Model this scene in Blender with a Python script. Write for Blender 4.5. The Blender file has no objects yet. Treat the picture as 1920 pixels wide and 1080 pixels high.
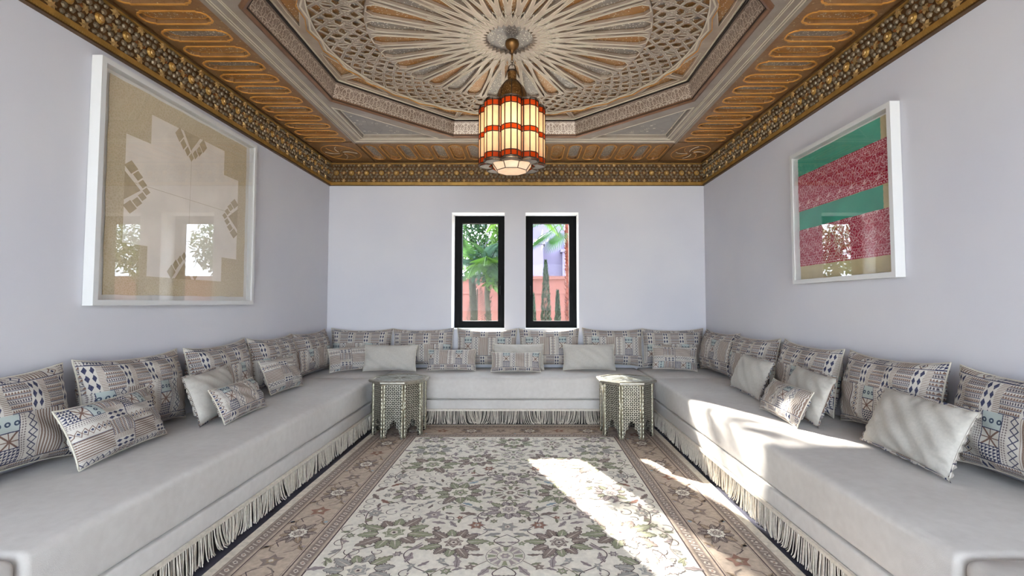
import bpy, bmesh, math, random
from mathutils import Vector, Matrix
from mathutils.bvhtree import BVHTree
R = random.Random(7)
PI = math.pi
sc = bpy.context.scene
COL = sc.collection
rad = math.radians

# ------------------------------------------------------------------ room dimensions (metres)
XL, XR, YB, YF = -2.18, 1.985, 5.29, 0.79      # walls
ZC, ZK = 2.71, 2.45                            # ceiling plane, bottom of the cornice
CX, CY = -0.10, 3.04                           # centre of the octagonal medallion
BX0, BX1, BY = -1.405, 1.21, 4.56              # inner faces of the benches
SEAT = 0.455

# ------------------------------------------------------------------ node helper
class S:
    """a float socket with arithmetic"""
    def __init__(s, nt, k): s.nt, s.k = nt, k
    def _m(s, op, *a):
        n = s.nt.nodes.new('ShaderNodeMath'); n.operation = op
        for i, v in enumerate((s,) + a):
            if isinstance(v, S): s.nt.links.new(v.k, n.inputs[i])
            else: n.inputs[i].default_value = v
        return S(s.nt, n.outputs[0])
    def __add__(s, o): return s._m('ADD', o)
    __radd__ = __add__
    def __sub__(s, o): return s._m('SUBTRACT', o)
    def __rsub__(s, o): return (s * -1.0) + o
    def __mul__(s, o): return s._m('MULTIPLY', o)
    __rmul__ = __mul__
    def __truediv__(s, o): return s._m('DIVIDE', o)
    def lt(s, o): return s._m('LESS_THAN', o)
    def gt(s, o): return s._m('GREATER_THAN', o)
    def mod(s, o): return s._m('FLOORED_MODULO', o)
    def abs(s): return s._m('ABSOLUTE')
    def min(s, o): return s._m('MINIMUM', o)
    def max(s, o): return s._m('MAXIMUM', o)
    def floor(s): return s._m('FLOOR')
    def sin(s): return s._m('SINE')
    def cos(s): return s._m('COSINE')
    def sqrt(s): return s._m('SQRT')
    def band(s, a, b): return s.gt(a) * s.lt(b)

class Mat:
    def __init__(s, name, rough=0.6, metal=0.0, spec=0.4):
        s.m = bpy.data.materials.new(name); s.m.use_nodes = True
        s.nt = s.m.node_tree
        s.p = s.nt.nodes['Principled BSDF']
        s.p.inputs['Roughness'].default_value = rough
        s.p.inputs['Metallic'].default_value = metal
        s.p.inputs['Specular IOR Level'].default_value = spec
        s.tc = s.nt.nodes.new('ShaderNodeTexCoord')
    def n(s, t, **kw):
        x = s.nt.nodes.new(t)
        for k, v in kw.items(): setattr(x, k, v)
        return x
    def uv(s, kind='UV'):
        x = s.n('ShaderNodeSeparateXYZ'); s.nt.links.new(s.tc.outputs[kind], x.inputs[0])
        return S(s.nt, x.outputs[0]), S(s.nt, x.outputs[1]), S(s.nt, x.outputs[2])
    def vec(s, a, b, c=0.0):
        x = s.n('ShaderNodeCombineXYZ')
        for i, v in enumerate((a, b, c)):
            if isinstance(v, S): s.nt.links.new(v.k, x.inputs[i])
            else: x.inputs[i].default_value = v
        return x.outputs[0]
    def noise(s, scale, detail=3, vec=None, rough=0.5, kind='Object'):
        x = s.n('ShaderNodeTexNoise'); x.inputs['Scale'].default_value = scale
        x.inputs['Detail'].default_value = detail; x.inputs['Roughness'].default_value = rough
        s.nt.links.new(vec if vec is not None else s.tc.outputs[kind], x.inputs['Vector'])
        return S(s.nt, x.outputs[0])
    def voro(s, scale, feature='F1', vec=None, kind='Object', out=0):
        x = s.n('ShaderNodeTexVoronoi'); x.feature = feature; x.inputs['Scale'].default_value = scale
        s.nt.links.new(vec if vec is not None else s.tc.outputs[kind], x.inputs['Vector'])
        return S(s.nt, x.outputs[out])
    def mix(s, f, a, b):
        x = s.n('ShaderNodeMix', data_type='RGBA')
        for i, v in ((0, f), (6, a), (7, b)):
            if isinstance(v, S): s.nt.links.new(v.k, x.inputs[i])
            elif isinstance(v, bpy.types.NodeSocket): s.nt.links.new(v, x.inputs[i])
            elif i == 0: x.inputs[i].default_value = v
            else: x.inputs[i].default_value = (*v[:3], 1)
        return x.outputs[2]
    def ramp(s, f, lo, hi):
        x = s.n('ShaderNodeMapRange'); s.nt.links.new(f.k, x.inputs[0])
        x.inputs[1].default_value = lo; x.inputs[2].default_value = hi
        return S(s.nt, x.outputs[0])
    def color(s, c):
        if isinstance(c, bpy.types.NodeSocket): s.nt.links.new(c, s.p.inputs['Base Color'])
        else: s.p.inputs['Base Color'].default_value = (*c[:3], 1)
        return s
    def bump(s, h, strength=0.3, dist=0.01):
        x = s.n('ShaderNodeBump'); x.inputs['Strength'].default_value = strength
        x.inputs['Distance'].default_value = dist
        s.nt.links.new(h.k, x.inputs['Height']); s.nt.links.new(x.outputs[0], s.p.inputs['Normal'])
        return s

def hexc(h):
    h = h.lstrip('#'); v = [int(h[i:i+2], 16) / 255 for i in (0, 2, 4)]
    return tuple((c / 12.92 if c <= 0.04045 else ((c + 0.055) / 1.055) ** 2.4) for c in v)

def simple(name, c, rough=0.6, metal=0.0, nscale=0, amt=0.15, bump=0.0, spec=0.4):
    m = Mat(name, rough, metal, spec)
    c = hexc(c) if isinstance(c, str) else c
    if nscale:
        f = m.noise(nscale, 4)
        m.color(m.mix(m.ramp(f, 0.3, 0.7), tuple(x * (1 - amt) for x in c), tuple(min(1, x * (1 + amt)) for x in c)))
        if bump: m.bump(f, bump, 0.004)
    else: m.color(c)
    return m.m

# ------------------------------------------------------------------ materials
MT = {}
def plaster():
    m = Mat('white_plaster', 0.75, 0, 0.2)
    a = m.noise(1.3, 3); b = m.noise(60, 3)
    m.color(m.mix(m.ramp(a, 0.3, 0.7), hexc('#c8c8d0'), hexc('#d0cfd3'))).bump(b, 0.08, 0.002)
    return m.m
MT['wall'] = plaster()
MT['reveal'] = simple('window_reveal_white', '#f3f4f5', 0.7)
MT['bounce_terrace'] = simple('bounce_terrace_pale', '#e6ddcf', 0.8, 0, 2, 0.05)  # pale so that it reflects daylight into the room
MT['floor'] = simple('slate_floor', '#4a4a55', 0.35, 0, 5, 0.25)
def sofa_fabric():
    m = Mat('cream_upholstery', 0.9, 0, 0.15)
    a = m.noise(2.2, 4); b = m.noise(420, 2); c = m.noise(28, 5)
    m.color(m.mix(m.ramp(a * 0.6 + c * 0.4, 0.35, 0.65), hexc('#bab5b0'), hexc('#c7c3be'))).bump(b * 0.7 + c * 0.5, 0.25, 0.003)
    m.p.inputs['Sheen Weight'].default_value = 0.15
    return m.m
MT['sofa'] = sofa_fabric()
MT['void_plinth'] = simple('plinth_void_shade', '#3a3632', 0.8)  # dark colour paints in the shaded void behind the fringe strands
MT['plain'] = simple('plain_linen', '#b5b1a9', 0.9, 0, 90, 0.05, 0.15, 0.15)
MT['fringe'] = simple('fringe_cotton', '#cfc6b8', 0.9, 0, 60, 0.12, 0, 0.15)
MT['piping'] = simple('cream_piping', '#c9c3b4', 0.9, 0, 0)

def ikat(name, s=1.0, du=0.0, dv=0.0, rot=False):
    m = Mat(name, 0.92, 0, 0.12)
    U, V, _ = m.uv('UV')
    oi = m.n('ShaderNodeObjectInfo'); rnd = S(m.nt, oi.outputs['Random'])
    if rot: U, V = V, U
    wob = m.noise(9, 2, kind='UV') - 0.5
    u = U * s + du + (rnd * 7.0).floor() * 0.095 + wob * 0.004
    v = V * s + dv + (rnd * 31.0).mod(1.0) * 0.02 + wob * 0.006
    navy, brown, tan, teal, cream = hexc('#262c4c'), hexc('#6b5147'), hexc('#85756a'), hexc('#a4adaa'), hexc('#bdb8b0')
    P = 0.34
    vr = v.mod(P)
    isA = vr.lt(0.14)
    # --- A: horizontal bands with pillars of double diamonds
    k = (vr / 0.02).floor(); fv = (vr / 0.02).mod(1.0)
    tri = ((u / 0.0095).mod(1.0) - 0.5).abs() * 2.0
    saw = (u / 0.009 + fv * 0.5).mod(1.0)
    par = k.mod(3.0)
    line = fv.lt(0.17)
    teeth = tri.gt((fv - 0.22) * 1.5) * fv.band(0.24, 0.86) * par.lt(1.5)
    dash = saw.lt(0.6) * fv.band(0.26, 0.86) * par.gt(1.5)
    A = m.mix((k.mod(2.0)).gt(0.5) * fv.band(.25, .9) * 0.45, cream, tan)
    A = m.mix(teeth, A, brown)
    A = m.mix(dash, A, hexc('#4d4650'))
    A = m.mix(line, A, navy)
    pu = u.mod(0.165); inP = pu.lt(0.05)
    dq = ((pu / 0.025).mod(1.0) - 0.5).abs() * 2.6 + ((v / 0.043).mod(1.0) - 0.5).abs() * 2.0
    A = m.mix(inP, A, m.mix(dq.lt(0.92), cream, navy))
    A = m.mix(pu.band(0.05, 0.078), A, m.mix(((v / 0.008).mod(1.0) - 0.5).abs().lt(0.22), cream, tan))
    # --- B: vertical bands
    ur = u.mod(0.36)
    fs = (u / 0.013).mod(1.0)
    stripe = m.mix(fs.lt(0.55), cream, m.mix((v / 0.006).mod(1.0).lt(0.5), brown, tan))
    zz = ((v / 0.030).mod(1.0) - 0.5).abs() * 0.04
    zf = ((ur - 0.09).abs() - zz)
    zig = m.mix(zf.abs().lt(0.0028), cream, brown)
    dd = ((ur - 0.09).abs() / 0.008 + (((v / 0.030).mod(1.0) - 0.5).abs() - 0.5).abs() * 3.4)
    zig = m.mix(dd.lt(0.9), zig, navy)
    dots = m.mix((((u / 0.010).mod(1.0) - 0.5).abs() + ((v / 0.010).mod(1.0) - 0.5).abs()).lt(0.38), cream, hexc('#6a5f62'))
    bv = ((vr - 0.14) / 0.0667)
    tr = m.mix(((u / 0.015).mod(1.0)).lt((v / 0.015).mod(1.0)), cream, navy)
    cu, cv = (ur - 0.195).abs(), ((bv.mod(1.0) - 0.5) * 0.0667).abs()
    cross = m.mix((cu - cv).abs().lt(0.005).max((cu.min(cv)).lt(0.002)), cream, brown)
    qd = ((((u - 0.0).mod(0.030) - 0.015) * ((u - 0.0).mod(0.030) - 0.015)) + ((cv - 0.0) * (cv - 0.0))).sqrt()
    tl = m.mix(qd.band(0.004, 0.010), teal, hexc('#2c3d52'))
    blk = m.mix(bv.gt(1.0), tr, m.mix(bv.gt(2.0), cross, tl))
    blk = m.mix((bv.mod(1.0)).lt(0.06), blk, navy)
    B = m.mix(ur.gt(0.055), stripe, zig)
    B = m.mix(ur.gt(0.125), B, dots)
    B = m.mix(ur.gt(0.155), B, blk)
    B = m.mix(ur.gt(0.235), B, dots)
    zf2 = ((ur - 0.285).abs() - zz * 0.8)
    B = m.mix(ur.gt(0.262), B, m.mix(zf2.abs().lt(0.003), cream, hexc('#3d3f57')))
    B = m.mix(ur.gt(0.308), B, stripe)
    edge = ((ur - 0.055).abs()).min((ur - 0.155).abs()).min((ur - 0.235).abs()).lt(0.0016)
    B = m.mix(edge, B, navy)
    c = m.mix(isA, B, A)
    c = m.mix((vr - 0.14).abs().lt(0.002), c, navy)
    ag = m.noise(300, 2, kind='UV')
    c = m.mix(m.ramp(ag, 0.45, 0.75) * 0.25, c, cream)
    m.color(c).bump(m.noise(500, 1, kind='UV'), 0.15, 0.002)
    return m.m
MT['ikat'] = ikat('embroidered_pattern_fabric', 1.0, 0.0, -0.045)
MT['ikat2'] = ikat('embroidered_pattern_fabric_shifted', 1.0, 0.15, 0.035)
MT['lumbar'] = ikat('embroidered_pattern_lumbar', 1.25, 0.05, 0.10, True)
MT['lumbar2'] = ikat('embroidered_pattern_lumbar_upright', 1.2, 0.10, 0.16)

def painted(name, base1, base2, speck, sp=26, thr=0.16, rough=0.42, metal=0.25, line=None):
    m = Mat(name, rough, metal, 0.5)
    a = m.noise(7, 4); b = m.voro(sp); c = m.voro(sp * 0.55, 'DISTANCE_TO_EDGE')
    col = m.mix(m.ramp(a, 0.35, 0.65), hexc(base1), hexc(base2))
    if line: col = m.mix(c.lt(0.03) * 0.25, col, hexc(line))
    n2 = m.noise(sp * 3, 2)
    col = m.mix((b + (n2 - 0.5) * 0.35).lt(thr), col, hexc(speck))
    m.color(col).bump(a + n2 * 0.3, 0.2, 0.003)
    return m.m
MT['strap'] = painted('carved_strap_paint', '#a08d7b', '#b3a392', '#c8bda9', 40, 0.06, 0.34, 0.35)
MT['recess'] = painted('painted_recess_gold', '#b07a3e', '#ad875c', '#dccfb4', 62, 0.24, 0.4, 0.3, '#5b6570')
MT['recess2'] = painted('painted_recess_blue', '#8c8680', '#a0968a', '#e2dccf', 62, 0.27, 0.4, 0.3, '#8d6a40')
MT['band'] = painted('cedar_band_paint', '#8c623a', '#967350', '#b79c72', 30, 0.14, 0.4, 0.25, '#5e4a38')
MT['grey'] = painted('grey_moulding_paint', '#96887a', '#a2968a', '#b3a89a', 18, 0.05, 0.4, 0.3)
MT['tri'] = painted('blue_grey_panel_paint', '#908a84', '#9b938b', '#d4ccbc', 12, 0.12, 0.42, 0.25, '#77706a')
MT['cream_line'] = simple('cream_line_paint', '#d8cdb8', 0.45, 0.15)
MT['gold_line'] = simple('gold_line_paint', '#cf9448', 0.35, 0.2, 12, 0.2)
MT['gold'] = simple('gilded_moulding', '#b5904f', 0.32, 0.6, 15, 0.2)
MT['darkgold'] = simple('dark_carved_gold', '#5c4226', 0.45, 0.4, 20, 0.25)
MT['cell'] = simple('carved_cell_grey', '#7d6f5a', 0.4, 0.3, 14, 0.3)
MT['orange'] = simple('carved_rosette_orange', '#a0673a', 0.4, 0.35, 18, 0.25)
MT['star'] = simple('carved_star_gold', '#b59664', 0.38, 0.45, 18, 0.25)
MT['lip'] = simple('brown_lip_moulding', '#7c5a43', 0.4, 0.25, 9, 0.2)
MT['dark'] = simple('dark_shadow_gap', '#2a211b', 0.7)

def arabesque():
    m = Mat('frieze_arabesque_paint', 0.42, 0.25, 0.5)
    u, v, _ = m.uv('UV')
    W = 0.115
    def ring(du, cv, r, w):
        x = (u + du).mod(W) - W / 2; y = v - cv
        return ((x * x + y * y).sqrt() - r).abs().lt(w)
    f = ring(0, 0.0, 0.05, 0.0017).max(ring(W / 2, 0.0, 0.05, 0.0017)).max(ring(0, 0.03, 0.019, 0.0015))
    f = f.max(ring(W / 2, 0.075, 0.045, 0.0017)).max(ring(0, 0.075, 0.045, 0.0017)).max(ring(W / 2, 0.105, 0.018, 0.0015))
    x = (u.mod(W / 3) - W / 6); y = (v.mod(0.045) - 0.0225)
    f = f.max(((x * x + y * y).sqrt() - 0.009).abs().lt(0.0013))
    n = m.voro(60, 'DISTANCE_TO_EDGE', kind='UV').lt(0.03) * 0.45
    a = m.noise(8, 4)
    bg = m.mix(m.ramp(a, 0.35, 0.65), hexc('#7f6a5c'), hexc('#8c7a6e'))
    m.color(m.mix(f.max(n), bg, hexc('#cfc0ae')))
    return m.m
MT['frieze'] = arabesque()

def filigree():
    m = Mat('pierced_white_metal', 0.35, 0.55, 0.5)
    u, v, _ = m.uv('UV')
    k = 2 * PI / 0.017
    q = (u * k).cos() + (v * k).cos() + ((u + v) * (k * 0.7071)).cos() + ((u - v) * (k * 0.7071)).cos()
    k2 = k * 2.414
    q2 = (u * k2).cos() + (v * k2).cos()
    f = (q + q2 * 0.45).lt(-0.25)
    w = u.abs().gt(0.058).max(0.0)
    a = m.noise(14, 3)
    bg = m.mix(m.ramp(a, 0.3, 0.7), hexc('#9c988a'), hexc('#b9b5a8'))
    c = m.mix(f, bg, hexc('#1d1a14'))
    m.color(c)
    inv = (f * -1.0) + 1.0
    m.bump(inv, 0.5, 0.002)
    return m.m
MT['filigree'] = filigree()
MT['silver'] = simple('hammered_silver', '#a8a497', 0.32, 0.75, 30, 0.18, 0.3)
MT['silver_top'] = simple('embossed_silver_top', '#b4b8b4', 0.28, 0.7, 45, 0.3, 0.5)
MT['rope'] = simple('brassy_silver_rope', '#a29d8a', 0.3, 0.7, 25, 0.15)
def brass(name='pierced_brass', holes=True):
    m = Mat(name, 0.38, 0.85, 0.5)
    a = m.noise(25, 3)
    c = m.mix(m.ramp(a, 0.3, 0.7), hexc('#6b4a28'), hexc('#8f6a3e'))
    if holes:
        v = m.voro(95); c = m.mix(v.lt(0.22), c, hexc('#d9b27a'))
    m.color(c)
    return m.m
MT['brass_p'] = brass()
MT['brass'] = brass('aged_brass', False)
MT['came'] = simple('dark_lead_came', '#43362c', 0.4, 0.7)
MT['crown'] = simple('tarnished_rim', '#6a5d52', 0.35, 0.8, 60, 0.3)
def glasspane(name, c, tr=0.75, em=0.0, ec=None):
    m = Mat(name, 0.3)
    nt = m.nt; out = nt.nodes['Material Output']
    n = m.noise(18, 3)
    col = m.mix(m.ramp(n, 0.3, 0.7), tuple(x * 0.8 for x in hexc(c)), hexc(c))
    t = m.n('ShaderNodeBsdfTranslucent'); nt.links.new(col, t.inputs[0]); nt.links.new(col, m.p.inputs['Base Color'])
    mx = m.n('ShaderNodeMixShader'); mx.inputs[0].default_value = tr
    nt.links.new(m.p.outputs[0], mx.inputs[1]); nt.links.new(t.outputs[0], mx.inputs[2])
    last = mx.outputs[0]
    if em:
        e = m.n('ShaderNodeEmission'); e.inputs[0].default_value = (*hexc(ec or c), 1); e.inputs[1].default_value = em
        ad = m.n('ShaderNodeAddShader'); nt.links.new(last, ad.inputs[0]); nt.links.new(e.outputs[0], ad.inputs[1]); last = ad.outputs[0]
    nt.links.new(last, out.inputs[0])
    return m.m
MT['pane_cream'] = glasspane('milky_cream_glass', '#e6bf9c', 0.6, 0.04, '#ffc79a')
MT['pane_amber'] = glasspane('amber_red_glass', '#a3380c', 0.5, 0.02, '#ff4a10')
MT['pane_white'] = glasspane('white_glass', '#d8c6b4', 0.35, 0.05, '#ffe0c0')
def emis(name, c, k):
    m = Mat(name); m.color(c); m.p.inputs['Emission Color'].default_value = (*c, 1); m.p.inputs['Emission Strength'].default_value = k
    return m.m
MT['bulb'] = emis('lit_bulb', hexc('#ffd9a0'), 20.0)

def clear_glass(name, tint=1.0, boost=1.0):
    m = Mat(name); nt = m.nt; out = nt.nodes['Material Output']
    t = m.n('ShaderNodeBsdfTransparent'); g = m.n('ShaderNodeBsdfGlossy'); g.inputs['Roughness'].default_value = 0.0
    t.inputs[0].default_value = (tint, tint, tint, 1)
    f = m.n('ShaderNodeLayerWeight'); f.inputs[0].default_value = .5
    c = S(nt, f.outputs[1]); c5 = c._m('POWER', 5.0)
    k = ((c5 * .96 + .04) * boost).min(1.0)
    mx = m.n('ShaderNodeMixShader'); nt.links.new(k.k, mx.inputs[0])
    nt.links.new(t.outputs[0], mx.inputs[1]); nt.links.new(g.outputs[0], mx.inputs[2]); nt.links.new(mx.outputs[0], out.inputs[0])
    return m.m
MT['glass'] = clear_glass('window_glass', .90, .08)
MT['pglass'] = clear_glass('picture_glass', 1.0, 1.1)
MT['frame_black'] = simple('black_window_frame', '#050506', 0.6, 0, 0, 0, 0, 0.1)
MT['frame_white'] = simple('white_picture_frame', '#d0d0cf', 0.45)
MT['backing'] = simple('white_backing', '#e4e1dc', 0.8)
def weave(name, c, c2, c3, sc_=70):
    m = Mat(name, 0.9, 0, 0.1)
    a = m.voro(sc_, 'DISTANCE_TO_EDGE'); b = m.noise(4, 3); d = m.noise(150, 2)
    k = m.mix(m.ramp(b, 0.3, 0.7), hexc(c), hexc(c2))
    k = m.mix(a.lt(0.10) * 0.5, k, hexc(c3))
    k = m.mix(m.ramp(d, 0.4, 0.7) * 0.25, k, hexc(c3))
    m.color(k); return m.m
MT['tan'] = weave('taupe_embroidery', '#c6b595', '#cdbf9f', '#ddd0b8')
MT['tan_d'] = simple('taupe_applique', '#bdac8d', 0.9, 0, 30, 0.08)
MT['ecru'] = simple('ecru_linen', '#efe6da', 0.9, 0, 6, 0.06)
MT['teal'] = simple('teal_silk', '#3f9c84', 0.75, 0, 5, 0.12)
MT['straw'] = simple('straw_linen', '#c3b68f', 0.9, 0, 10, 0.1)
def redtex():
    m = Mat('crimson_embroidery', 0.85, 0, 0.15)
    x, y, z = m.uv('Object')
    k = 2 * PI / 0.11
    f = ((y * k).sin() + (z * k * 1.3).sin() + ((y + z) * k * 2).sin() * 0.6).abs()
    g = ((y * k * 2.7).cos() * (z * k * 3.1).cos()).abs()
    n = m.voro(60, 'DISTANCE_TO_EDGE')
    c = m.mix(n.lt(0.05) * 0.55, hexc('#a01636'), hexc('#d9a3ae'))
    c = m.mix(f.lt(0.16), c, hexc('#e2b9bf'))
    c = m.mix(g.gt(0.93), c, hexc('#d79aa8'))
    m.color(c); return m.m
MT['red'] = redtex()
MT['pink_line'] = simple('pale_pink_stitch', '#d9a9ae', 0.9)
# rug colours
RUG = dict(field='#ebe5d8', edge='#dcd3c4', border='#c4b3a2', dark='#5d5052', brown='#94867e', mauve='#a99d9b', olive='#9b9d84',
           grey='#a8a59f', blue='#9fb1bc', rust='#9c7a6c', lite='#d3c9bc', tan='#a6927c')
for k_, c_ in RUG.items():
    MT['rug_' + k_] = simple('rug_wool_' + k_, c_, 0.95, 0, 45 if k_ in ('field', 'border', 'edge') else 70, 0.10 if k_ in ('field',) else 0.16, 0.1, 0.1)
# garden
MT['pink'] = simple('pink_garden_wall', '#744840', 0.85, 0, 3, 0.08)
MT['pink_cap'] = simple('pink_wall_coping', '#6a423a', 0.8)
MT['house'] = simple('lilac_render', '#565166', 0.85, 0, 2, 0.06)
MT['house_d'] = simple('lilac_render_shutter', '#56506a', 0.7)
MT['ground'] = simple('garden_gravel', '#b5aa98', 0.95, 0, 9, 0.2)
MT['leaf1'] = simple('leaf_bright_green', '#456326', 0.5, 0, 3, 0.35)
MT['leaf2'] = simple('leaf_grey_green', '#344a3c', 0.5, 0, 3, 0.3)
MT['leaf3'] = simple('leaf_deep_green', '#2a4421', 0.5, 0, 3, 0.35)
MT['fan'] = simple('fan_palm_green', '#35582c', 0.5, 0, 3, 0.3)
MT['cyp'] = simple('cypress_green', '#22331f', 0.7, 0, 8, 0.35)
MT['trunk'] = simple('palm_trunk_rust', '#5e2c20', 0.9, 0, 14, 0.4, 0.6)
MT['bark'] = simple('shaggy_bark', '#2a291c', 0.9, 0, 14, 0.35, 0.6)
for k_ in ('leaf1', 'leaf2', 'leaf3', 'fan'):   # thin leaves let light through
    m_ = MT[k_]; nt_ = m_.node_tree; p_ = nt_.nodes['Principled BSDF']; o_ = nt_.nodes['Material Output']
    t_ = nt_.nodes.new('ShaderNodeBsdfTranslucent'); mx_ = nt_.nodes.new('ShaderNodeMixShader'); mx_.inputs[0].default_value = 0.45
    src = p_.inputs['Base Color'].links[0].from_socket
    nt_.links.new(src, t_.inputs[0]); nt_.links.new(p_.outputs[0], mx_.inputs[1]); nt_.links.new(t_.outputs[0], mx_.inputs[2]); nt_.links.new(mx_.outputs[0], o_.inputs[0])

# ------------------------------------------------------------------ mesh builder
class MB:
    def __init__(s): s.v, s.f, s.m, s.sm, s.uv = [], [], [], [], None
    def add(s, vs, fs, mi=0, smooth=False, M=None):
        o = len(s.v)
        s.v += [tuple(M @ Vector(p)) if M else tuple(p) for p in vs]
        for f in fs: s.f.append(tuple(o + i for i in f)); s.m.append(mi); s.sm.append(smooth)
    def box(s, x0, x1, y0, y1, z0, z1, mi=0, M=None):
        s.add([(x0,y0,z0),(x1,y0,z0),(x1,y1,z0),(x0,y1,z0),(x0,y0,z1),(x1,y0,z1),(x1,y1,z1),(x0,y1,z1)],
              [(0,3,2,1),(4,5,6,7),(0,1,5,4),(1,2,6,5),(2,3,7,6),(3,0,4,7)], mi, False, M)
    def prism(s, pts, z0, z1, mi=0, M=None):
        n = len(pts)
        s.add([(x,y,z0) for x,y in pts] + [(x,y,z1) for x,y in pts],
              [tuple(range(n))[::-1], tuple(range(n, 2*n))] + [(i,(i+1)%n,n+(i+1)%n,n+i) for i in range(n)], mi, False, M)
    def poly(s, pts, z, mi=0, M=None):
        s.add([(x,y,z) for x,y in pts], [tuple(range(len(pts)))], mi, False, M)
    def tube(s, path, r, n=6, mi=0, closed=False, cap=True, M=None, smooth=True):
        P = [Vector(p) for p in path]; L = len(P)
        rr = r if isinstance(r, (list, tuple)) else [r]*L
        vs = []; ref = None
        for i, p in enumerate(P):
            if closed: t = P[(i+1)%L] - P[i-1]
            else: t = P[min(i+1, L-1)] - P[max(i-1, 0)]
            t = t.normalized() if t.length > 1e-9 else Vector((0,0,1))
            if ref is None:
                ref = Vector((0,0,1)) if abs(t.z) < 0.9 else Vector((1,0,0))
            a = (ref - t*ref.dot(t)).normalized(); b = t.cross(a); ref = a
            for k in range(n):
                q = 2*PI*k/n; vs.append(p + (a*math.cos(q) + b*math.sin(q))*rr[i])
        fs = []
        for i in range(L if closed else L-1):
            for k in range(n):
                j = (i+1) % L
                fs.append((i*n+k, i*n+(k+1)%n, j*n+(k+1)%n, j*n+k))
        if cap and not closed: fs += [tuple(range(n))[::-1], tuple((L-1)*n+k for k in range(n))]
        s.add(vs, fs, mi, smooth, M)
    def ribbon(s, pts, w, z, mi=0, closed=False, h=0.0, M=None):
        """flat strip of width w about a 2D polyline; h>0 hangs its underside h below z"""
        L = len(pts); A, B = [], []
        for i in range(L):
            if closed: a, b = pts[i-1], pts[(i+1)%L]
            else: a, b = pts[max(i-1,0)], pts[min(i+1,L-1)]
            p = pts[i]
            d1 = (p[0]-a[0], p[1]-a[1]); d2 = (b[0]-p[0], b[1]-p[1])
            l1 = math.hypot(*d1) or 1; l2 = math.hypot(*d2) or 1
            if l1 == 1 and d1 == (0,0): d1, l1 = d2, l2
            if d2 == (0,0): d2, l2 = d1, l1
            n1 = (-d1[1]/l1, d1[0]/l1); n2 = (-d2[1]/l2, d2[0]/l2)
            nx, ny = n1[0]+n2[0], n1[1]+n2[1]; l = math.hypot(nx, ny)
            if l < 0.35: nx, ny, l, k = n1[0], n1[1], 1, 1
            else: k = min(2.2, 2/l)
            ww = w[i] if isinstance(w, (list, tuple)) else w
            nx, ny = nx/l*k*ww/2, ny/l*k*ww/2
            A.append((p[0]+nx, p[1]+ny)); B.append((p[0]-nx, p[1]-ny))
        N = L if closed else L-1
        if h == 0:
            s.add([(x,y,z) for x,y in A]+[(x,y,z) for x,y in B], [(i,(i+1)%L,L+(i+1)%L,L+i) for i in range(N)], mi, False, M)
        else:
            vs = [(x,y,z-h) for x,y in A]+[(x,y,z-h) for x,y in B]+[(x,y,z) for x,y in A]+[(x,y,z) for x,y in B]
            fs = []
            for i in range(N):
                j = (i+1)%L
                fs += [(i,j,L+j,L+i), (i,2*L+i,2*L+j,j), (L+i,L+j,3*L+j,3*L+i)]
            s.add(vs, fs, mi, False, M)
    def lathe(s, prof, n=24, mi=0, c=(0,0), M=None, smooth=True):
        vs = []; L = len(prof)
        for r, z in prof:
            for k in range(n):
                q = 2*PI*k/n; vs.append((c[0]+r*math.cos(q), c[1]+r*math.sin(q), z))
        fs = [(i*n+k, i*n+(k+1)%n, (i+1)*n+(k+1)%n, (i+1)*n+k) for i in range(L-1) for k in range(n)]
        s.add(vs, fs, mi, smooth, M)
    def build(s, name, mats, parent=None, uvf=None, loc=None):
        me = bpy.data.meshes.new(name); me.from_pydata(s.v, [], s.f)
        for m in (mats if isinstance(mats, (list, tuple)) else [mats]): me.materials.append(MT[m] if isinstance(m, str) else m)
        me.polygons.foreach_set('material_index', s.m); me.polygons.foreach_set('use_smooth', s.sm)
        if uvf:
            ul = me.uv_layers.new(name='UVMap')
            for i, l in enumerate(me.loops): ul.data[i].uv = uvf(l.vertex_index, s.v[l.vertex_index])
        me.update()
        o = bpy.data.objects.new(name, me); COL.objects.link(o)
        if parent: o.parent = parent
        if loc: o.location = loc
        return o

def tag(o, label=None, cat=None, group=None, kind=None):
    for k, v in (('label', label), ('category', cat), ('group', group), ('kind', kind)):
        if v: o[k] = v
    return o
def empty(name, loc=(0,0,0), rz=0.0):
    o = bpy.data.objects.new(name, None); o.empty_display_size = 0.1
    COL.objects.link(o); o.location = loc; o.rotation_euler = (0,0,rz); return o
def struct(o): o['kind'] = 'structure'; return o
def copy_tree(o, parent=None):
    c = o.copy(); COL.objects.link(c)
    if parent: c.parent = parent
    for ch in [x for x in bpy.data.objects if x.parent == o]: copy_tree(ch, c)
    return c

def plate_mesh(outer, holes, thick, bev=0.0):
    """2D outline with holes -> solid mesh (verts, faces) centred on z = 0"""
    cu = bpy.data.curves.new('tmp', 'CURVE'); cu.dimensions = '2D'; cu.fill_mode = 'BOTH'; cu.extrude = thick/2 - bev
    if bev: cu.bevel_depth = bev; cu.bevel_resolution = 0; cu.offset = -bev
    for pts in [outer] + holes:
        sp = cu.splines.new('POLY'); sp.points.add(len(pts)-1)
        for i, (x, y) in enumerate(pts): sp.points[i].co = (x, y, 0, 1)
        sp.use_cyclic_u = True
    ob = bpy.data.objects.new('tmp', cu); COL.objects.link(ob)
    dg = bpy.context.evaluated_depsgraph_get(); ev = ob.evaluated_get(dg)
    me = ev.to_mesh()
    vs = [tuple(v.co) for v in me.vertices]; fs = [tuple(p.vertices) for p in me.polygons]
    ev.to_mesh_clear(); bpy.data.objects.remove(ob); bpy.data.curves.remove(cu)
    return vs, fs

def circ(cx, cy, r, n, a0=0.0, ry=None): return [(cx + r*math.cos(a0+2*PI*i/n), cy + (ry or r)*math.sin(a0+2*PI*i/n)) for i in range(n)]

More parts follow.
